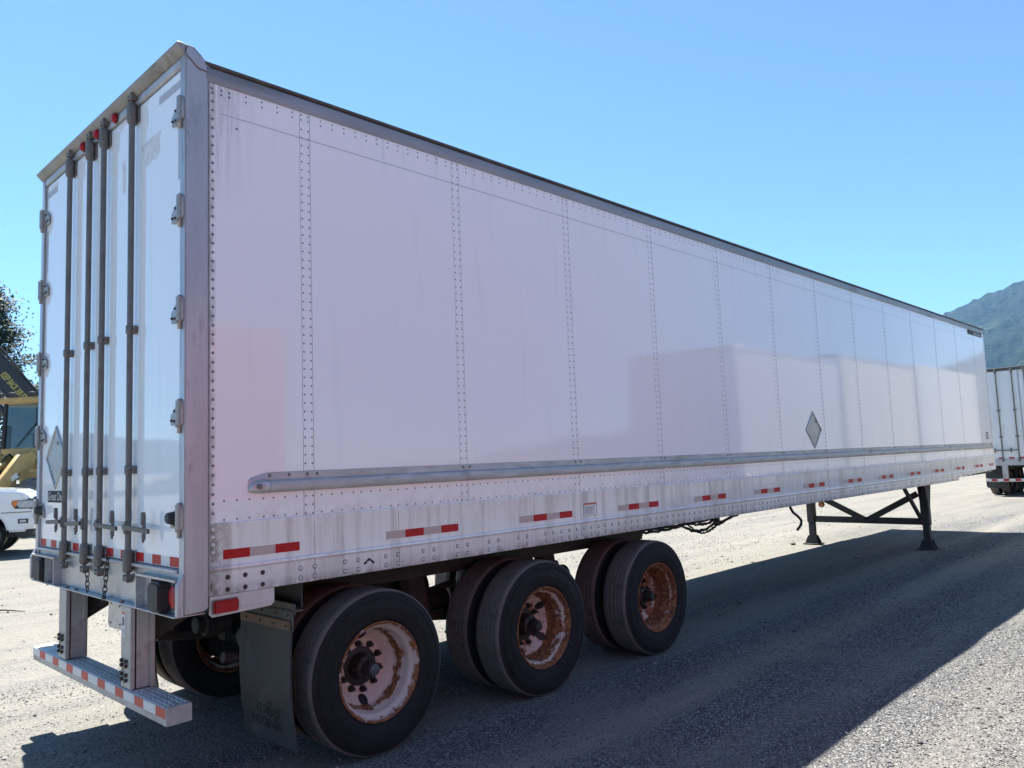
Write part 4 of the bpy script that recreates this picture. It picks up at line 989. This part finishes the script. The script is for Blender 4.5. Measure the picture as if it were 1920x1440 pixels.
# ================================================================== PICKUP
MT['car_white'] = basic('white_car_paint', (.74, .76, .78), .12, 0, .03, 2., coat=.6)
MT['car_glass'] = basic('dark_car_glass', (.012, .016, .02), .04, 0, .1, 2., spec=.8)
MT['chrome'] = basic('headlamp_chrome', (.60, .62, .64), .12, .8, .1, 10.)
MT['lens_clear'] = basic('headlamp_lens', (.42, .46, .50), .06, .2, .35, 22., coat=.8)
MT['blackplastic'] = basic('textured_black_plastic', (.022, .022, .023), .55, 0, .3, 20.)
MT['navy'] = basic('dark_blue_lettering', (.02, .03, .09), .4, 0, .1, 20.)
PK = root('pickup_truck', (3.05, 17.95, 0), 'white crew cab pickup truck parked in front of the yellow loader', 'pickup truck', rz=R(-24))
def pickup(t):
    # local: forward +x, front bumper near x = 1.2, right side -y
    FX, HW = 1.02, 1.0; wf, wrr = .0, -3.8; ar = .51
    def arch(cx, n=14): return [(cx+ar*math.cos(math.pi*k/n), .52+ar*math.sin(math.pi*k/n)*1.02) for k in range(n+1)]
    prof = [(FX-.10, .62), (FX-.02, .80), (FX, 1.02), (FX-.02, 1.25), (FX-.12, 1.40), (FX-.35, 1.47), (-.55, 1.535), (-.62, 1.40), (-4.9, 1.40), (-4.95, 1.3), (-4.95, .62)]
    low = [(wrr-ar, .55)]+[p for p in reversed(arch(wrr))][1:-1]+[(wrr+ar, .55)]+[(wf-ar, .55)]+[p for p in reversed(arch(wf))][1:-1]+[(wf+ar, .55), (FX-.10, .55)]
    b = MB().prism(prof+low, 'y', -HW, HW).build('body', 'car_white', t, .045, 3, smooth=50)
    MB().prism([(.75, 1.43), (.70, 1.50), (.30, 1.545), (-.55, 1.60), (-.60, 1.5)], 'y', -.82, .82).build('hood', 'car_white', t, .03, 3)
    # cab
    cb = [(-.55, 1.42), (-1.25, 1.93), (-1.5, 1.965), (-2.75, 1.965), (-2.95, 1.90), (-3.05, 1.42)]
    c = MB(); n = len(cb); ins = {1.42: .02, 1.93: .17, 1.965: .22, 1.90: .19}
    c.add([(x, -HW+ins[z], z) for x, z in cb]+[(x, HW-ins[z], z) for x, z in cb], [tuple(range(n)), tuple(range(2*n-1, n-1, -1))]+[(i, (i+1) % n, (i+1) % n+n, i+n) for i in range(n)])
    c.build('cab', 'car_white', t, .03, 3)
    MB().add([(-.60, -.84, 1.47), (-1.22, -.75, 1.90), (-1.22, .75, 1.90), (-.60, .84, 1.47), (-.585, -.84, 1.485), (-1.205, -.75, 1.915), (-1.205, .75, 1.915), (-.585, .84, 1.485)], [(0,1,2,3),(4,5,6,7),(0,1,5,4),(1,2,6,5),(2,3,7,6),(3,0,4,7)]).build('windscreen', 'car_glass', t)
    for s in (-1, 1):
        for a, bb in (((-.95, 1.48), (-1.85, 1.48)), ((-1.95, 1.48), (-2.85, 1.48))):
            q = [(a[0], 1.46), (a[0]-.42 if a[0] > -1 else a[0]-.02, 1.86), (bb[0], 1.86), (bb[0], 1.46)]
            f = lambda x, z, o: (x, s*(HW-.02-(z-1.42)/.51*.15+o), z)
            MB().add([f(x, z, .006) for x, z in q]+[f(x, z, -.01) for x, z in q], [(0,1,2,3),(7,6,5,4)]+[(i, i+4, (i+1) % 4+4, (i+1) % 4) for i in range(4)]).build('side_window', 'car_glass', t)
        for x in (-1.9, -.72, -3.06): MB().box(x-.004, x+.004, s*(HW-.01), s*(HW+.002), .66, 1.40).build('door_gap', 'blackplastic', t)
        for x in (-1.72, -2.86): MB().box(x-.1, x+.1, s*HW, s*(HW+.03), 1.18, 1.22).build('door_handle', 'chrome', t, .008)
        MB().prism([(-.98, 1.47), (-.95, 1.73), (-1.12, 1.75), (-1.15, 1.47)], 'y', s*(HW+.05), s*(HW+.22)).build('wing_mirror', 'blackplastic', t, .02, 2)
        # front corner: headlamp, amber marker, bumper corner, fog lamp
        hl = MB().prism([(FX-.42, 1.28), (FX-.44, 1.17), (FX-.36, 1.055), (FX-.02, 1.045), (FX+.012, 1.07), (FX+.012, 1.27), (FX-.02, 1.30)], 'y', s*(HW-.34), s*(HW+.006)).build('headlight', 'blackplastic', t, .02, 2)
        MB().prism([(FX-.28, 1.27), (FX-.33, 1.17), (FX-.27, 1.085), (FX, 1.075), (FX+.02, 1.09), (FX+.02, 1.26)], 'y', s*(HW-.32), s*(HW+.014)).build('headlight_lens', 'lens_clear', hl, .015, 2)
        MB().prism([(FX-.41, 1.26), (FX-.43, 1.18), (FX-.35, 1.10), (FX-.285, 1.18), (FX-.27, 1.265)], 'y', s*(HW-.05), s*(HW+.013)).build('amber_marker', 'lamp_amber', hl, .008)
        MB().box(FX-.30, FX-.06, s*(HW-.02), s*(HW+.018), .72, .86).build('fog_lamp_bezel', 'blackplastic', t, .03, 2)
        MB().box(FX-.25, FX-.12, s*(HW+.0181), s*(HW+.024), .76, .82).build('fog_lamp', 'lens_clear', t, .01)
        MB().box(FX-.62, FX-.02, s*(HW-.015), s*(HW+.012), .985, .998).build('bumper_gap', 'blackplastic', t)
    # grille and bumper
    MB().box(FX-.08, FX+.02, -.62, .62, .98, 1.33).build('grille', 'blackplastic', t, .03, 2)
    for z in (1.05, 1.13, 1.21, 1.29): MB().box(FX+.0205, FX+.03, -.6, .6, z-.018, z+.018).build('grille_bar', 'chrome', t, .006)
    MB().box(FX-.30, FX+.10, -HW-.008, HW+.008, .60, .95).build('front_bumper', 'car_white', t, .07, 4)
    MB().prism([(FX-.40, .62), (FX+.05, .60), (FX-.02, .44), (FX-.18, .40), (FX-.36, .46)], 'y', -.93, .93).build('air_dam', 'blackplastic', t, .02)
    MB().box(-5.1, -4.96, -HW+.05, HW-.05, .55, .78).build('rear_bumper', 'chrome', t, .03, 2)
    MB().box(-4.85, -3.15, -.85, .85, 1.36, 1.41).build('bed_cover', 'blackplastic', t, .01)
    for s in (-1, 1): MB().box(-4.97, -4.94, s*.78, s*.98, .95, 1.32).build('tail_light', 'lamp_red', t, .008)
    MB().box(-4.8, .7, -.75, .75, .42, .60).build('chassis', 'black', t)
    for x in (wf, wrr):
        for s in (-1, 1):
            MB().lathe([(.50, -.12), (.50, .12)], (x, s*.80, .53), 'y', 24).build('wheel_arch_liner', 'blackplastic', t)
            ww = MB().lathe([(.245, -.10), (.23, -.09), (.20, -.04), (.09, -.065), (.085, -.10), (0, -.105)], (0, 0, 0), 'y', 30).build('wheel', 'chrome', t, org=(0, 0, 0)); ORG[ww] = Vector((0, 0, 0))
            MB().lathe([(.24, .11), (.24, -.11), (.30, -.135), (.37, -.138), (.405, -.12), (.418, -.09), (.42, 0), (.418, .09), (.405, .12), (.37, .138), (.30, .135), (.24, .11)], (0, 0, 0), 'y', 40).build('tyre', 'tyre_far', ww, org=(0, 0, 0))
            ww.location = (x, s*.85, .418); ww.rotation_euler = (0, 0, 0 if s < 0 else math.pi)
    vs, fs = text_geo('Ram', .15, .002, bold=.002)
    MB().add([(-.05+x, -HW-.004-d, 1.30+z) for x, z, d in vs], fs).build('badge_lettering', 'navy', t)
pickup(PK)

# ================================================================== WHEEL LOADER
MT['yellow'] = basic('yellow_machine_paint', (.47, .325, .115), .5, 0, .2, 3., (.36, .27, .15), .40, 2.5, .05, 30.)
def cab_glass():
    g = N('cab_glass'); tr = g.n('BsdfTransparent'); tr.inputs[0].default_value = (.30, .42, .45, 1); gl = g.n('BsdfGlossy'); gl.inputs['Roughness'].default_value = .03
    fr = g.n('Fresnel'); fr.inputs[0].default_value = 1.7; ms = g.n('MixShader'); g.l(fr.outputs[0], ms.inputs[0]); g.l(tr.outputs[0], ms.inputs[1]); g.l(gl.outputs[0], ms.inputs[2]); g.l(ms.outputs[0], g.t.nodes['Material Output'].inputs['Surface'])
    return g.m
MT['loader_glass'] = cab_glass()
MT['loader_tyre'] = basic('dusty_loader_tyre', (.19, .185, .175), .9, 0, .3, 4., (.055, .052, .05), .38, 3., .2, 20.)
WL = root('wheel_loader', (6.0, 25.6, 0), 'yellow wheel loader with raised glazed cab and dusty grey tyres', 'wheel loader', rz=R(-142))
def loader(t):
    # local: forward +x
    MB().prism([(-3.6, 1.15), (-3.65, 2.05), (-3.2, 2.45), (-1.0, 2.55), (-1.0, 1.15)], 'y', -.95, .95).build('engine_hood', 'yellow', t, .06, 2)
    for z in (1.5, 1.65, 1.8, 1.95): MB().box(-3.1, -1.7, -.965, -.951, z, z+.06).build('vent', 'blackplastic', t)
    MB().box(-3.7, 1.9, -.5, .5, .75, 1.25).build('chassis', 'yellow', t, .04)
    MB().box(-3.95, -3.6, -1.2, 1.2, .8, 1.5).build('counterweight', 'yellow', t, .05, 2)
    # cab: base, posts, panes, roof
    MB().box(-1.0, .62, -.85, .85, 2.05, 2.75).build('cab_base', 'yellow', t, .03)
    for x in (-.95, .57):
        for s in (-1, 1): MB().bar((x, s*.80, 2.74), (x-.04, s*.76, 4.22), .09, .09, (1, 0, 0)).build('cab_post', 'blackplastic', t)
    for s in (-1, 1): MB().add([(-.90, s*.80, 2.76), (.52, s*.80, 2.76), (.48, s*.765, 4.2), (-.94, s*.765, 4.2)], [(0, 1, 2, 3)]).build('side_pane', 'loader_glass', t)
    MB().add([(.56, -.75, 2.76), (.56, .75, 2.76), (.52, .72, 4.2), (.52, -.72, 4.2)], [(0, 1, 2, 3)]).build('windscreen', 'loader_glass', t)
    MB().box(-.5, -.1, -.25, .25, 2.75, 3.55).build('operator_seat', 'blackplastic', t, .05)
    MB().tube([(.2, 0, 2.75), (.22, 0, 3.2)], .03).lathe([(.19, 0), (.2, .01), (.19, .02)], (.18, 0, 3.2), 'z', 20).build('steering_column', 'blackplastic', t)
    MB().bar((.60, -.3, 2.80), (.575, .35, 3.55), .03, .02, (1, 0, 0)).build('wiper', 'blackplastic', t)
    MB().box(-1.15, .80, -.98, .98, 4.22, 4.40).build('cab_roof', 'yellow', t, .05, 2)
    for y in (-.8, -.35, .35, .8): MB().box(.70, .86, y-.10, y+.10, 4.41, 4.56).build('work_lamp', 'blackplastic', t, .02)
    for s in (-1, 1):
        MB().tube([(.5, s*.82, 3.0), (.85, s*1.15, 3.05), (.85, s*1.2, 3.25)], .02).build('mirror_arm', 'blackplastic', t)
        MB().box(.82, .87, s*1.1, s*1.32, 3.2, 3.62).build('mirror', 'blackplastic', t, .01)
        # front frame, lift arm, cylinder
        arm = [(.95, 2.18), (.80, 2.45), (1.05, 2.62), (1.6, 2.50), (2.35, 1.75), (3.05, .85), (3.0, .50), (2.75, .50), (2.15, 1.30), (1.55, 1.95)]
        MB().prism(arm, 'y', s*.46, s*.60).build('lift_arm', 'yellow', t, .015)
        MB().cyl((.9, s*.38, 1.1), (1.7, s*.38, 1.55), .09, 14).cyl((1.7, s*.38, 1.55), (2.35, s*.38, 1.45), .05, 12).build('lift_cylinder', 'yellow', t)
        MB().prism([(.55, 1.2), (.55, 2.2), (.85, 2.55), (1.15, 2.5), (1.25, 1.2)], 'y', s*.30, s*.44).build('arm_tower', 'yellow', t, .02)
        MB().tube([(.7, s*.2, 2.3), (1.0, s*.22, 2.55), (1.3, s*.2, 2.35), (1.4, s*.2, 1.9)], .03).build('hydraulic_hose', 'hose', t)
        MB().box(-.95, -.55, s*.95, s*1.3, 1.5, 1.58).box(-.95, -.55, s*.95, s*1.3, 1.0, 1.06).build('step', 'blackplastic', t)
        # guard over front wheel
        lp = [(.2, 1.78), (.25, 1.95), (.6, 2.02), (1.5, 2.02), (1.5, 1.96), (.62, 1.94), (.3, 1.88)]
        MB().prism(lp, 'y', s*.86, s*1.40).build('fender', 'yellow', t)
    MB().cyl((1.5, 0, 2.2), (2.4, 0, 1.9), .11, 14).build('tilt_cylinder', 'yellow', t)
    MB().prism([(2.9, .35), (3.0, 1.35), (3.2, 1.45), (3.9, .08), (4.2, .02), (3.1, .02)], 'y', -1.42, 1.42).build('bucket', 'bumper', t, .02)
    lb = MB().box(1.72, 1.73, -.001, .001, 1.0, 1.1)
    vs, fs = None, None
    MB().add([(1.72, -.602, 1.95), (1.95, -.602, 1.80), (1.87, -.602, 1.66), (1.64, -.602, 1.81), (1.72, -.6, 1.95), (1.95, -.6, 1.80), (1.87, -.6, 1.66), (1.64, -.6, 1.81)], [(0,1,2,3),(7,6,5,4),(0,4,5,1),(1,5,6,2),(2,6,7,3),(3,7,4,0)]).build('warning_decal', 'paper', t)
    MB().add([(1.72, .602, 1.95), (1.95, .602, 1.80), (1.87, .602, 1.66), (1.64, .602, 1.81), (1.72, .6, 1.95), (1.95, .6, 1.80), (1.87, .6, 1.66), (1.64, .6, 1.81)], [(0,1,2,3),(7,6,5,4),(0,4,5,1),(1,5,6,2),(2,6,7,3),(3,7,4,0)]).build('warning_decal', 'paper', t)
    first = None
    for x in (1.25, -2.1):
        for s in (-1, 1):
            if first is None:
                ww = MB().lathe([(.42, -.26), (.40, -.24), (.36, -.05), (.15, -.08), (0, -.10)], (0, 0, 0), 'y', 28).build('wheel', 'yellow', t, org=(0, 0, 0)); ORG[ww] = Vector((0, 0, 0))
                MB().lathe([(.41, .28), (.41, -.28), (.55, -.335), (.75, -.335), (.82, -.30), (.845, -.2), (.85, 0), (.845, .2), (.82, .30), (.75, .335), (.55, .335), (.41, .28)], (0, 0, 0), 'y', 44).build('tyre', 'loader_tyre', ww, org=(0, 0, 0))
                lug = MB()
                for k in range(22):
                    a = 2*math.pi*k/22
                    for q in (-1, 1):
                        a1 = a+(math.pi/22 if q > 0 else 0)
                        p = (.865*math.cos(a1), q*.05, .865*math.sin(a1)); r_ = (.85*math.cos(a1+.17), q*.33, .85*math.sin(a1+.17))
                        lug.bar(p, r_, .11, .07, (math.cos(a1), 0, math.sin(a1)))
                lug.build('tread_lugs', 'loader_tyre', ww, .008, org=(0, 0, 0)); first = ww
            else: ww = dup(first, None, t)
            ww.location = (x, s*1.06, .885); ww.rotation_euler = (0, random.random()*6, 0 if s < 0 else math.pi)
        MB().cyl((x, -1, .885), (x, 1, .885), .18, 14).build('axle', 'frame', t)
loader(WL)

# ================================================================== BLACK CRANE BOOM
MT['boom'] = basic('black_boom_paint', (.016, .019, .024), .35, 0, .3, 2., (.06, .055, .05), .3, 2.)
MT['boomtext'] = basic('yellow_lettering', (.46, .40, .09), .5, 0, .15, 8.)
CR = root('material_handler', (10.4, 34.2, 0), 'black boomed material handler with yellow KEEP BACK lettering standing behind the loader', 'crane')
def crane(t):
    o = ORG[t]
    def P(x, y, z): return (o.x+x, o.y+y, o.z+z)
    for s in (-1, 1): MB().box(o.x-2.1, o.x+2.1, o.y+s*1.1-.3, o.y+s*1.1+.3, .0, .95).build('track', 'tyre_far', t, .25, 3)
    MB().cyl(P(0, 0, .7), P(0, 0, 1.25), .8, 24).build('slew_ring', 'black', t)
    MB().box(o.x-1.3, o.x+2.3, o.y-1.25, o.y+1.25, 1.25, 2.7).build('house', 'boom', t, .08, 2)
    MB().box(o.x-1.5, o.x-.1, o.y-1.3, o.y-.35, 1.9, 3.4).build('operator_cab', 'loader_glass', t, .06, 2)
    # boom rises to the -x side; stick hangs at its end
    A = Vector(P(-.43, .05, 2.4)); B = Vector(P(-8.9, 2.1, 13.5)); d = (B-A).normalized(); u = Vector((0, 0, 1)); n = d.cross(u).normalized(); v = n.cross(d)
    vs = []
    for tt, h, w in ((0, .32, .24), (.10, .50, .26), (.60, .47, .24), (1, .24, .18)):
        c = A.lerp(B, tt)
        for i, j in ((-1,-1),(1,-1),(1,1),(-1,1)): vs.append(c+n*w*i+v*h*j)
    fs = [(0, 1, 2, 3), (15, 14, 13, 12)]
    for k in range(3): fs += [(k*4+i, k*4+(i+1) % 4, (k+1)*4+(i+1) % 4, (k+1)*4+i) for i in range(4)]
    b = MB().add(vs, fs).build('boom', 'boom', t, .02)
    ORG[b] = ORG[b]
    D = Vector(P(-11.2, 2.6, 3.6)); MB().bar(B, D, .35, .5, (0, 1, 0)).build('stick', 'boom', t, .03)
    MB().prism([(o.x-11.7, 3.6), (o.x-10.7, 3.6), (o.x-10.9, 2.5), (o.x-11.5, 2.5)], 'y', o.y+2.4, o.y+3.0).build('grapple', 'boom', t, .05)
    MB().tube([A.lerp(B, k/10)+v*(.58+.05*math.sin(k*2))-n*.1 for k in range(2, 10)], .05, 6).build('boom_hose', 'hose', t)
    MB().tube([A.lerp(B, k/10)+v*(.55+.04*math.sin(k*1.3))+n*.12 for k in range(2, 10)], .045, 6).build('boom_hose', 'hose', t)
    MB().cyl(A+Vector((-1.2, 0, -.8)), A.lerp(B, .5)-v*.5, .12, 14).build('boom_cylinder', 'boom', t)
    txt, f = text_geo('KEEP BACK 300 FT', .36, .006, bold=.008); txt = [(x*.46, z, q) for x, z, q in txt]
    c = A.lerp(B, BOOM_T); side = n if n.dot(Vector((0, -1, 0))) > 0 else -n
    w = .262
    MB().add([c+(-d)*x+v*z+side*(w+q) for x, z, q in txt], f).build('boom_lettering', 'boomtext', t)
BOOM_T = .30
crane(CR)
# ================================================================== TREES, POLES
MT['bark'] = basic('grey_brown_bark', (.085, .065, .048), .9, 0, .3, 6., (.05, .04, .03), .45, 8., .4, 20., stretch=(1, 1, .3))
def leaf_mat(name, c):
    g = N(name); r = g.n('NewGeometry').outputs['Random Per Island']
    col = g.ramp(r, [(0, tuple(x*.55 for x in c)), (.5, c), (1, tuple(min(1, x*1.5) for x in c))])
    g.set(col, .6, 0, .3)
    tr = g.n('BsdfTranslucent'); g.l(col, tr.inputs[0]); ms = g.n('MixShader'); ms.inputs[0].default_value = .15
    out = g.t.nodes['Material Output']; g.l(g.b.outputs[0], ms.inputs[1]); g.l(tr.outputs[0], ms.inputs[2]); g.l(ms.outputs[0], out.inputs['Surface'])
    return g.m
MT['leaf'] = leaf_mat('dark_green_leaf', (.022, .046, .022)); MT['leaf2'] = leaf_mat('mid_green_leaf', (.036, .066, .028)); MT['needle'] = leaf_mat('conifer_needle', (.022, .042, .02))
def leafy_tree(loc, h, spread, label, seed, leafmat='leaf', leaves=9000, lsize=.16, group=None, crown0=.22):
    rd = random.Random(seed); t = root('leafy_tree', loc, label, 'tree', group); o = ORG[t]
    tk = MB(); trunk = [(o.x+rd.uniform(-.15, .15)*k, o.y+rd.uniform(-.15, .15)*k, o.z-.1+h*.92*k/8) for k in range(9)]
    tk.tube(trunk, [max(.03, h*.022*(1-k/8.6)) for k in range(9)], 8)
    twigs = []
    nb = 46
    for b in range(nb):
        f = crown0+(1-crown0)*.97*(b/nb); k = f*8*.92/.92; i = min(7, int(k)); p = Vector(trunk[i]).lerp(Vector(trunk[i+1]), k-i)
        ang = b*2.4+rd.uniform(-.4, .4); L = spread*(1-((f-crown0)/(1-crown0))**1.5*.78)*rd.uniform(.55, 1.08)*(.62 if f < crown0+.08 else 1)
        d = Vector((math.cos(ang), math.sin(ang), rd.uniform(.15, .6))); pts = [p]
        for q in range(5): pts.append(pts[-1]+d.normalized()*L/5); d += Vector((rd.uniform(-.3, .3), rd.uniform(-.3, .3), rd.uniform(-.1, .28)))
        tk.tube(pts, [max(.012, h*.0065*(1-q/5.6)) for q in range(6)], 5)
        for q in range(1, 6):
            for _ in range(3 if q > 1 else 1):
                s = pts[q]+Vector((rd.gauss(0, .32), rd.gauss(0, .32), rd.gauss(0, .26)))*L*.22; twigs.append((s, .22+.06*q))
    tk.build('trunk', 'bark', t, smooth=70)
    per = max(1, leaves//len(twigs)); V = []; F = []
    for c, r in twigs:
        if rd.random() < .12: continue
        sc = rd.uniform(.6, 1.25)
        for _ in range(int(per*rd.uniform(.4, 1.6))):
            p = c+Vector((rd.gauss(0, r), rd.gauss(0, r), rd.gauss(0, r*.6)))*sc
            a = Vector((rd.gauss(0, 1), rd.gauss(0, 1), rd.gauss(0, .6))).normalized(); b = a.orthogonal().normalized(); ls = lsize*rd.uniform(.6, 1.3)
            k = len(V); V += [p-a*ls*.6, p+b*ls*.33, p+a*ls*.7, p-b*ls*.33]; F.append((k, k+1, k+2, k+3))
    cr = MB(); cr.v = [tuple(v) for v in V]; cr.f = F
    cr.build('crown', leafmat, t, smooth=5); return t
def conifer(loc, h, spread, label, seed, group=None, leaves=7000):
    rd = random.Random(seed); t = root('conifer_tree', loc, label, 'tree', group); o = ORG[t]
    tk = MB().tube([(o.x, o.y, o.z-.1), (o.x, o.y, o.z+h*.5), (o.x+.1, o.y, o.z+h)], [h*.016, h*.009, .02], 8); V = []; F = []
    whorls = int(h*2.1)
    for wv in range(whorls):
        f = .08+.9*wv/whorls; L0 = spread*(1-f)**.8
        for b in range(6):
            a = wv*1.1+b*1.05+rd.uniform(-.3, .3); L = L0*rd.uniform(.6, 1.1); p = Vector((o.x, o.y, o.z+h*f)); e = p+Vector((math.cos(a)*L, math.sin(a)*L, -.25*L+rd.uniform(-.1, .2)))
            tk.tube([p, e], [.03, .008], 4)
            for _ in range(max(2, int(leaves/whorls/6))):
                q = p.lerp(e, rd.random()**.6)+Vector((rd.gauss(0, .16), rd.gauss(0, .16), rd.gauss(0, .10))); d = Vector((math.cos(a)+rd.gauss(0, .6), math.sin(a)+rd.gauss(0, .6), rd.gauss(-.2, .4))).normalized(); n = d.orthogonal().normalized()*.05; ls = .22*rd.uniform(.6, 1.3)
                k = len(V); V += [q-n, q+n, q+d*ls+n*.4, q+d*ls-n*.4]; F.append((k, k+1, k+2, k+3))
    tk.build('trunk', 'bark', t, smooth=70); cr = MB(); cr.v = [tuple(v) for v in V]; cr.f = F; cr.build('crown', 'needle', t, smooth=5); return t
leafy_tree((9.8, 52, 0), 14.9, 2.7, 'tall dark leafy tree rising behind the black boom', 3, leaves=17000, lsize=.20)
leafy_tree((14.6, 60, 0), 9.4, 2.4, 'small leafy tree behind the loader cab, beside the taller tree', 11, 'leaf2', 14000, .22)
conifer((1.5, 70, 0), 12, 2.6, 'dark conifer standing beside the tall leafy tree', 21)
leafy_tree((-6, 66, 0), 15, 3.4, 'broad leafy tree beyond the dark conifer', 20, 'leaf2', 9000, .26)
# low scrub along the far edge of the yard
def scrub():
    rd = random.Random(5); V = []; F = []
    for _ in range(14000):
        x = rd.uniform(-60, 75); y = 60+ (x*.12)+rd.gauss(0, 2.2)+8; z = abs(rd.gauss(0, 1.0))*(1.0+.6*math.sin(x*.35)+.4*math.sin(x*.13+1))
        p = Vector((x, y, z)); a = Vector((rd.gauss(0, 1), rd.gauss(0, 1), rd.gauss(0, .6))).normalized(); b = a.orthogonal().normalized(); ls = .38*rd.uniform(.6, 1.3)
        k = len(V); V += [p-a*ls, p+b*ls*.5, p+a*ls, p-b*ls*.5]; F.append((k, k+1, k+2, k+3))
    m = MB(); m.v = [tuple(v) for v in V]; m.f = F; o = m.build('scrub', 'leaf2', smooth=5); o['kind'] = 'stuff'
scrub()
# power line
poles = []
for k, (x, y) in enumerate(((-30, 104), (34, 112), (98, 120))):
    p = root('utility_pole', (x, y, 0), 'wooden utility pole carrying the overhead wires beyond the trees', 'utility pole', 'utility poles beyond the trees')
    MB().cyl((x, y, -.2), (x, y, 13.6), .17, 10, .11).build('pole', 'bark', p)
    MB().box(x-.06, x+.06, y-1.2, y+1.2, 12.9, 13.05).build('crossarm', 'bark', p); poles.append((x, y))
for q, (dy, dz) in enumerate(((-1.1, 0), (1.1, 0), (0, -2.2))):
    pts = []
    for (x0, y0), (x1, y1) in zip(poles[:-1], poles[1:]):
        pts += [(x0+(x1-x0)*k/16, y0+(y1-y0)*k/16+dy, 13.1+dz-1.1*4*(k/16)*(1-k/16)) for k in range(17 if (x1, y1) == poles[-1] else 16)]
    tag(MB().tube(pts, .018, 5).build('power_line', 'hose', smooth=80), ('upper overhead wire on the near end of the crossarms', 'upper overhead wire on the far end of the crossarms', 'lower overhead wire below the crossarms')[q], 'power line')
# loose things on the ground
tag(MB().tube([(1.05, 8.50, .012), (1.13, 8.34, .02), (1.22, 8.16, .016), (1.30, 7.99, .012)], [.012, .011, .009, .005], 6).build('twig', 'bark', smooth=70), 'thin dark twig lying on the sunlit gravel behind the bumper', 'twig')
def rock(loc, r, label, seed):
    rd = random.Random(seed); bm = bmesh.new(); bmesh.ops.create_icosphere(bm, subdivisions=2, radius=r)
    for v in bm.verts: v.co *= 1+.28*mnoise.noise(v.co*(2.2/r)+Vector((seed, 0, 0))); v.co.z *= .65
    mb = MB(); mb.v = [(v.co.x+loc[0], v.co.y+loc[1], max(v.co.z+r*.45, -.01)) for v in bm.verts]; mb.f = [tuple(v.index for v in f.verts) for f in bm.faces]; bm.free()
    tag(mb.build('stone', 'pebble', smooth=25), label, 'stone')
rock((12.4, 2.55, 0), .05, 'small grey stone on sunlit ground left of the far landing leg', 1)
rock((11.1, .9, 0), .035, 'pale stone lying in the trailer shadow before the landing gear', 2)
haze()
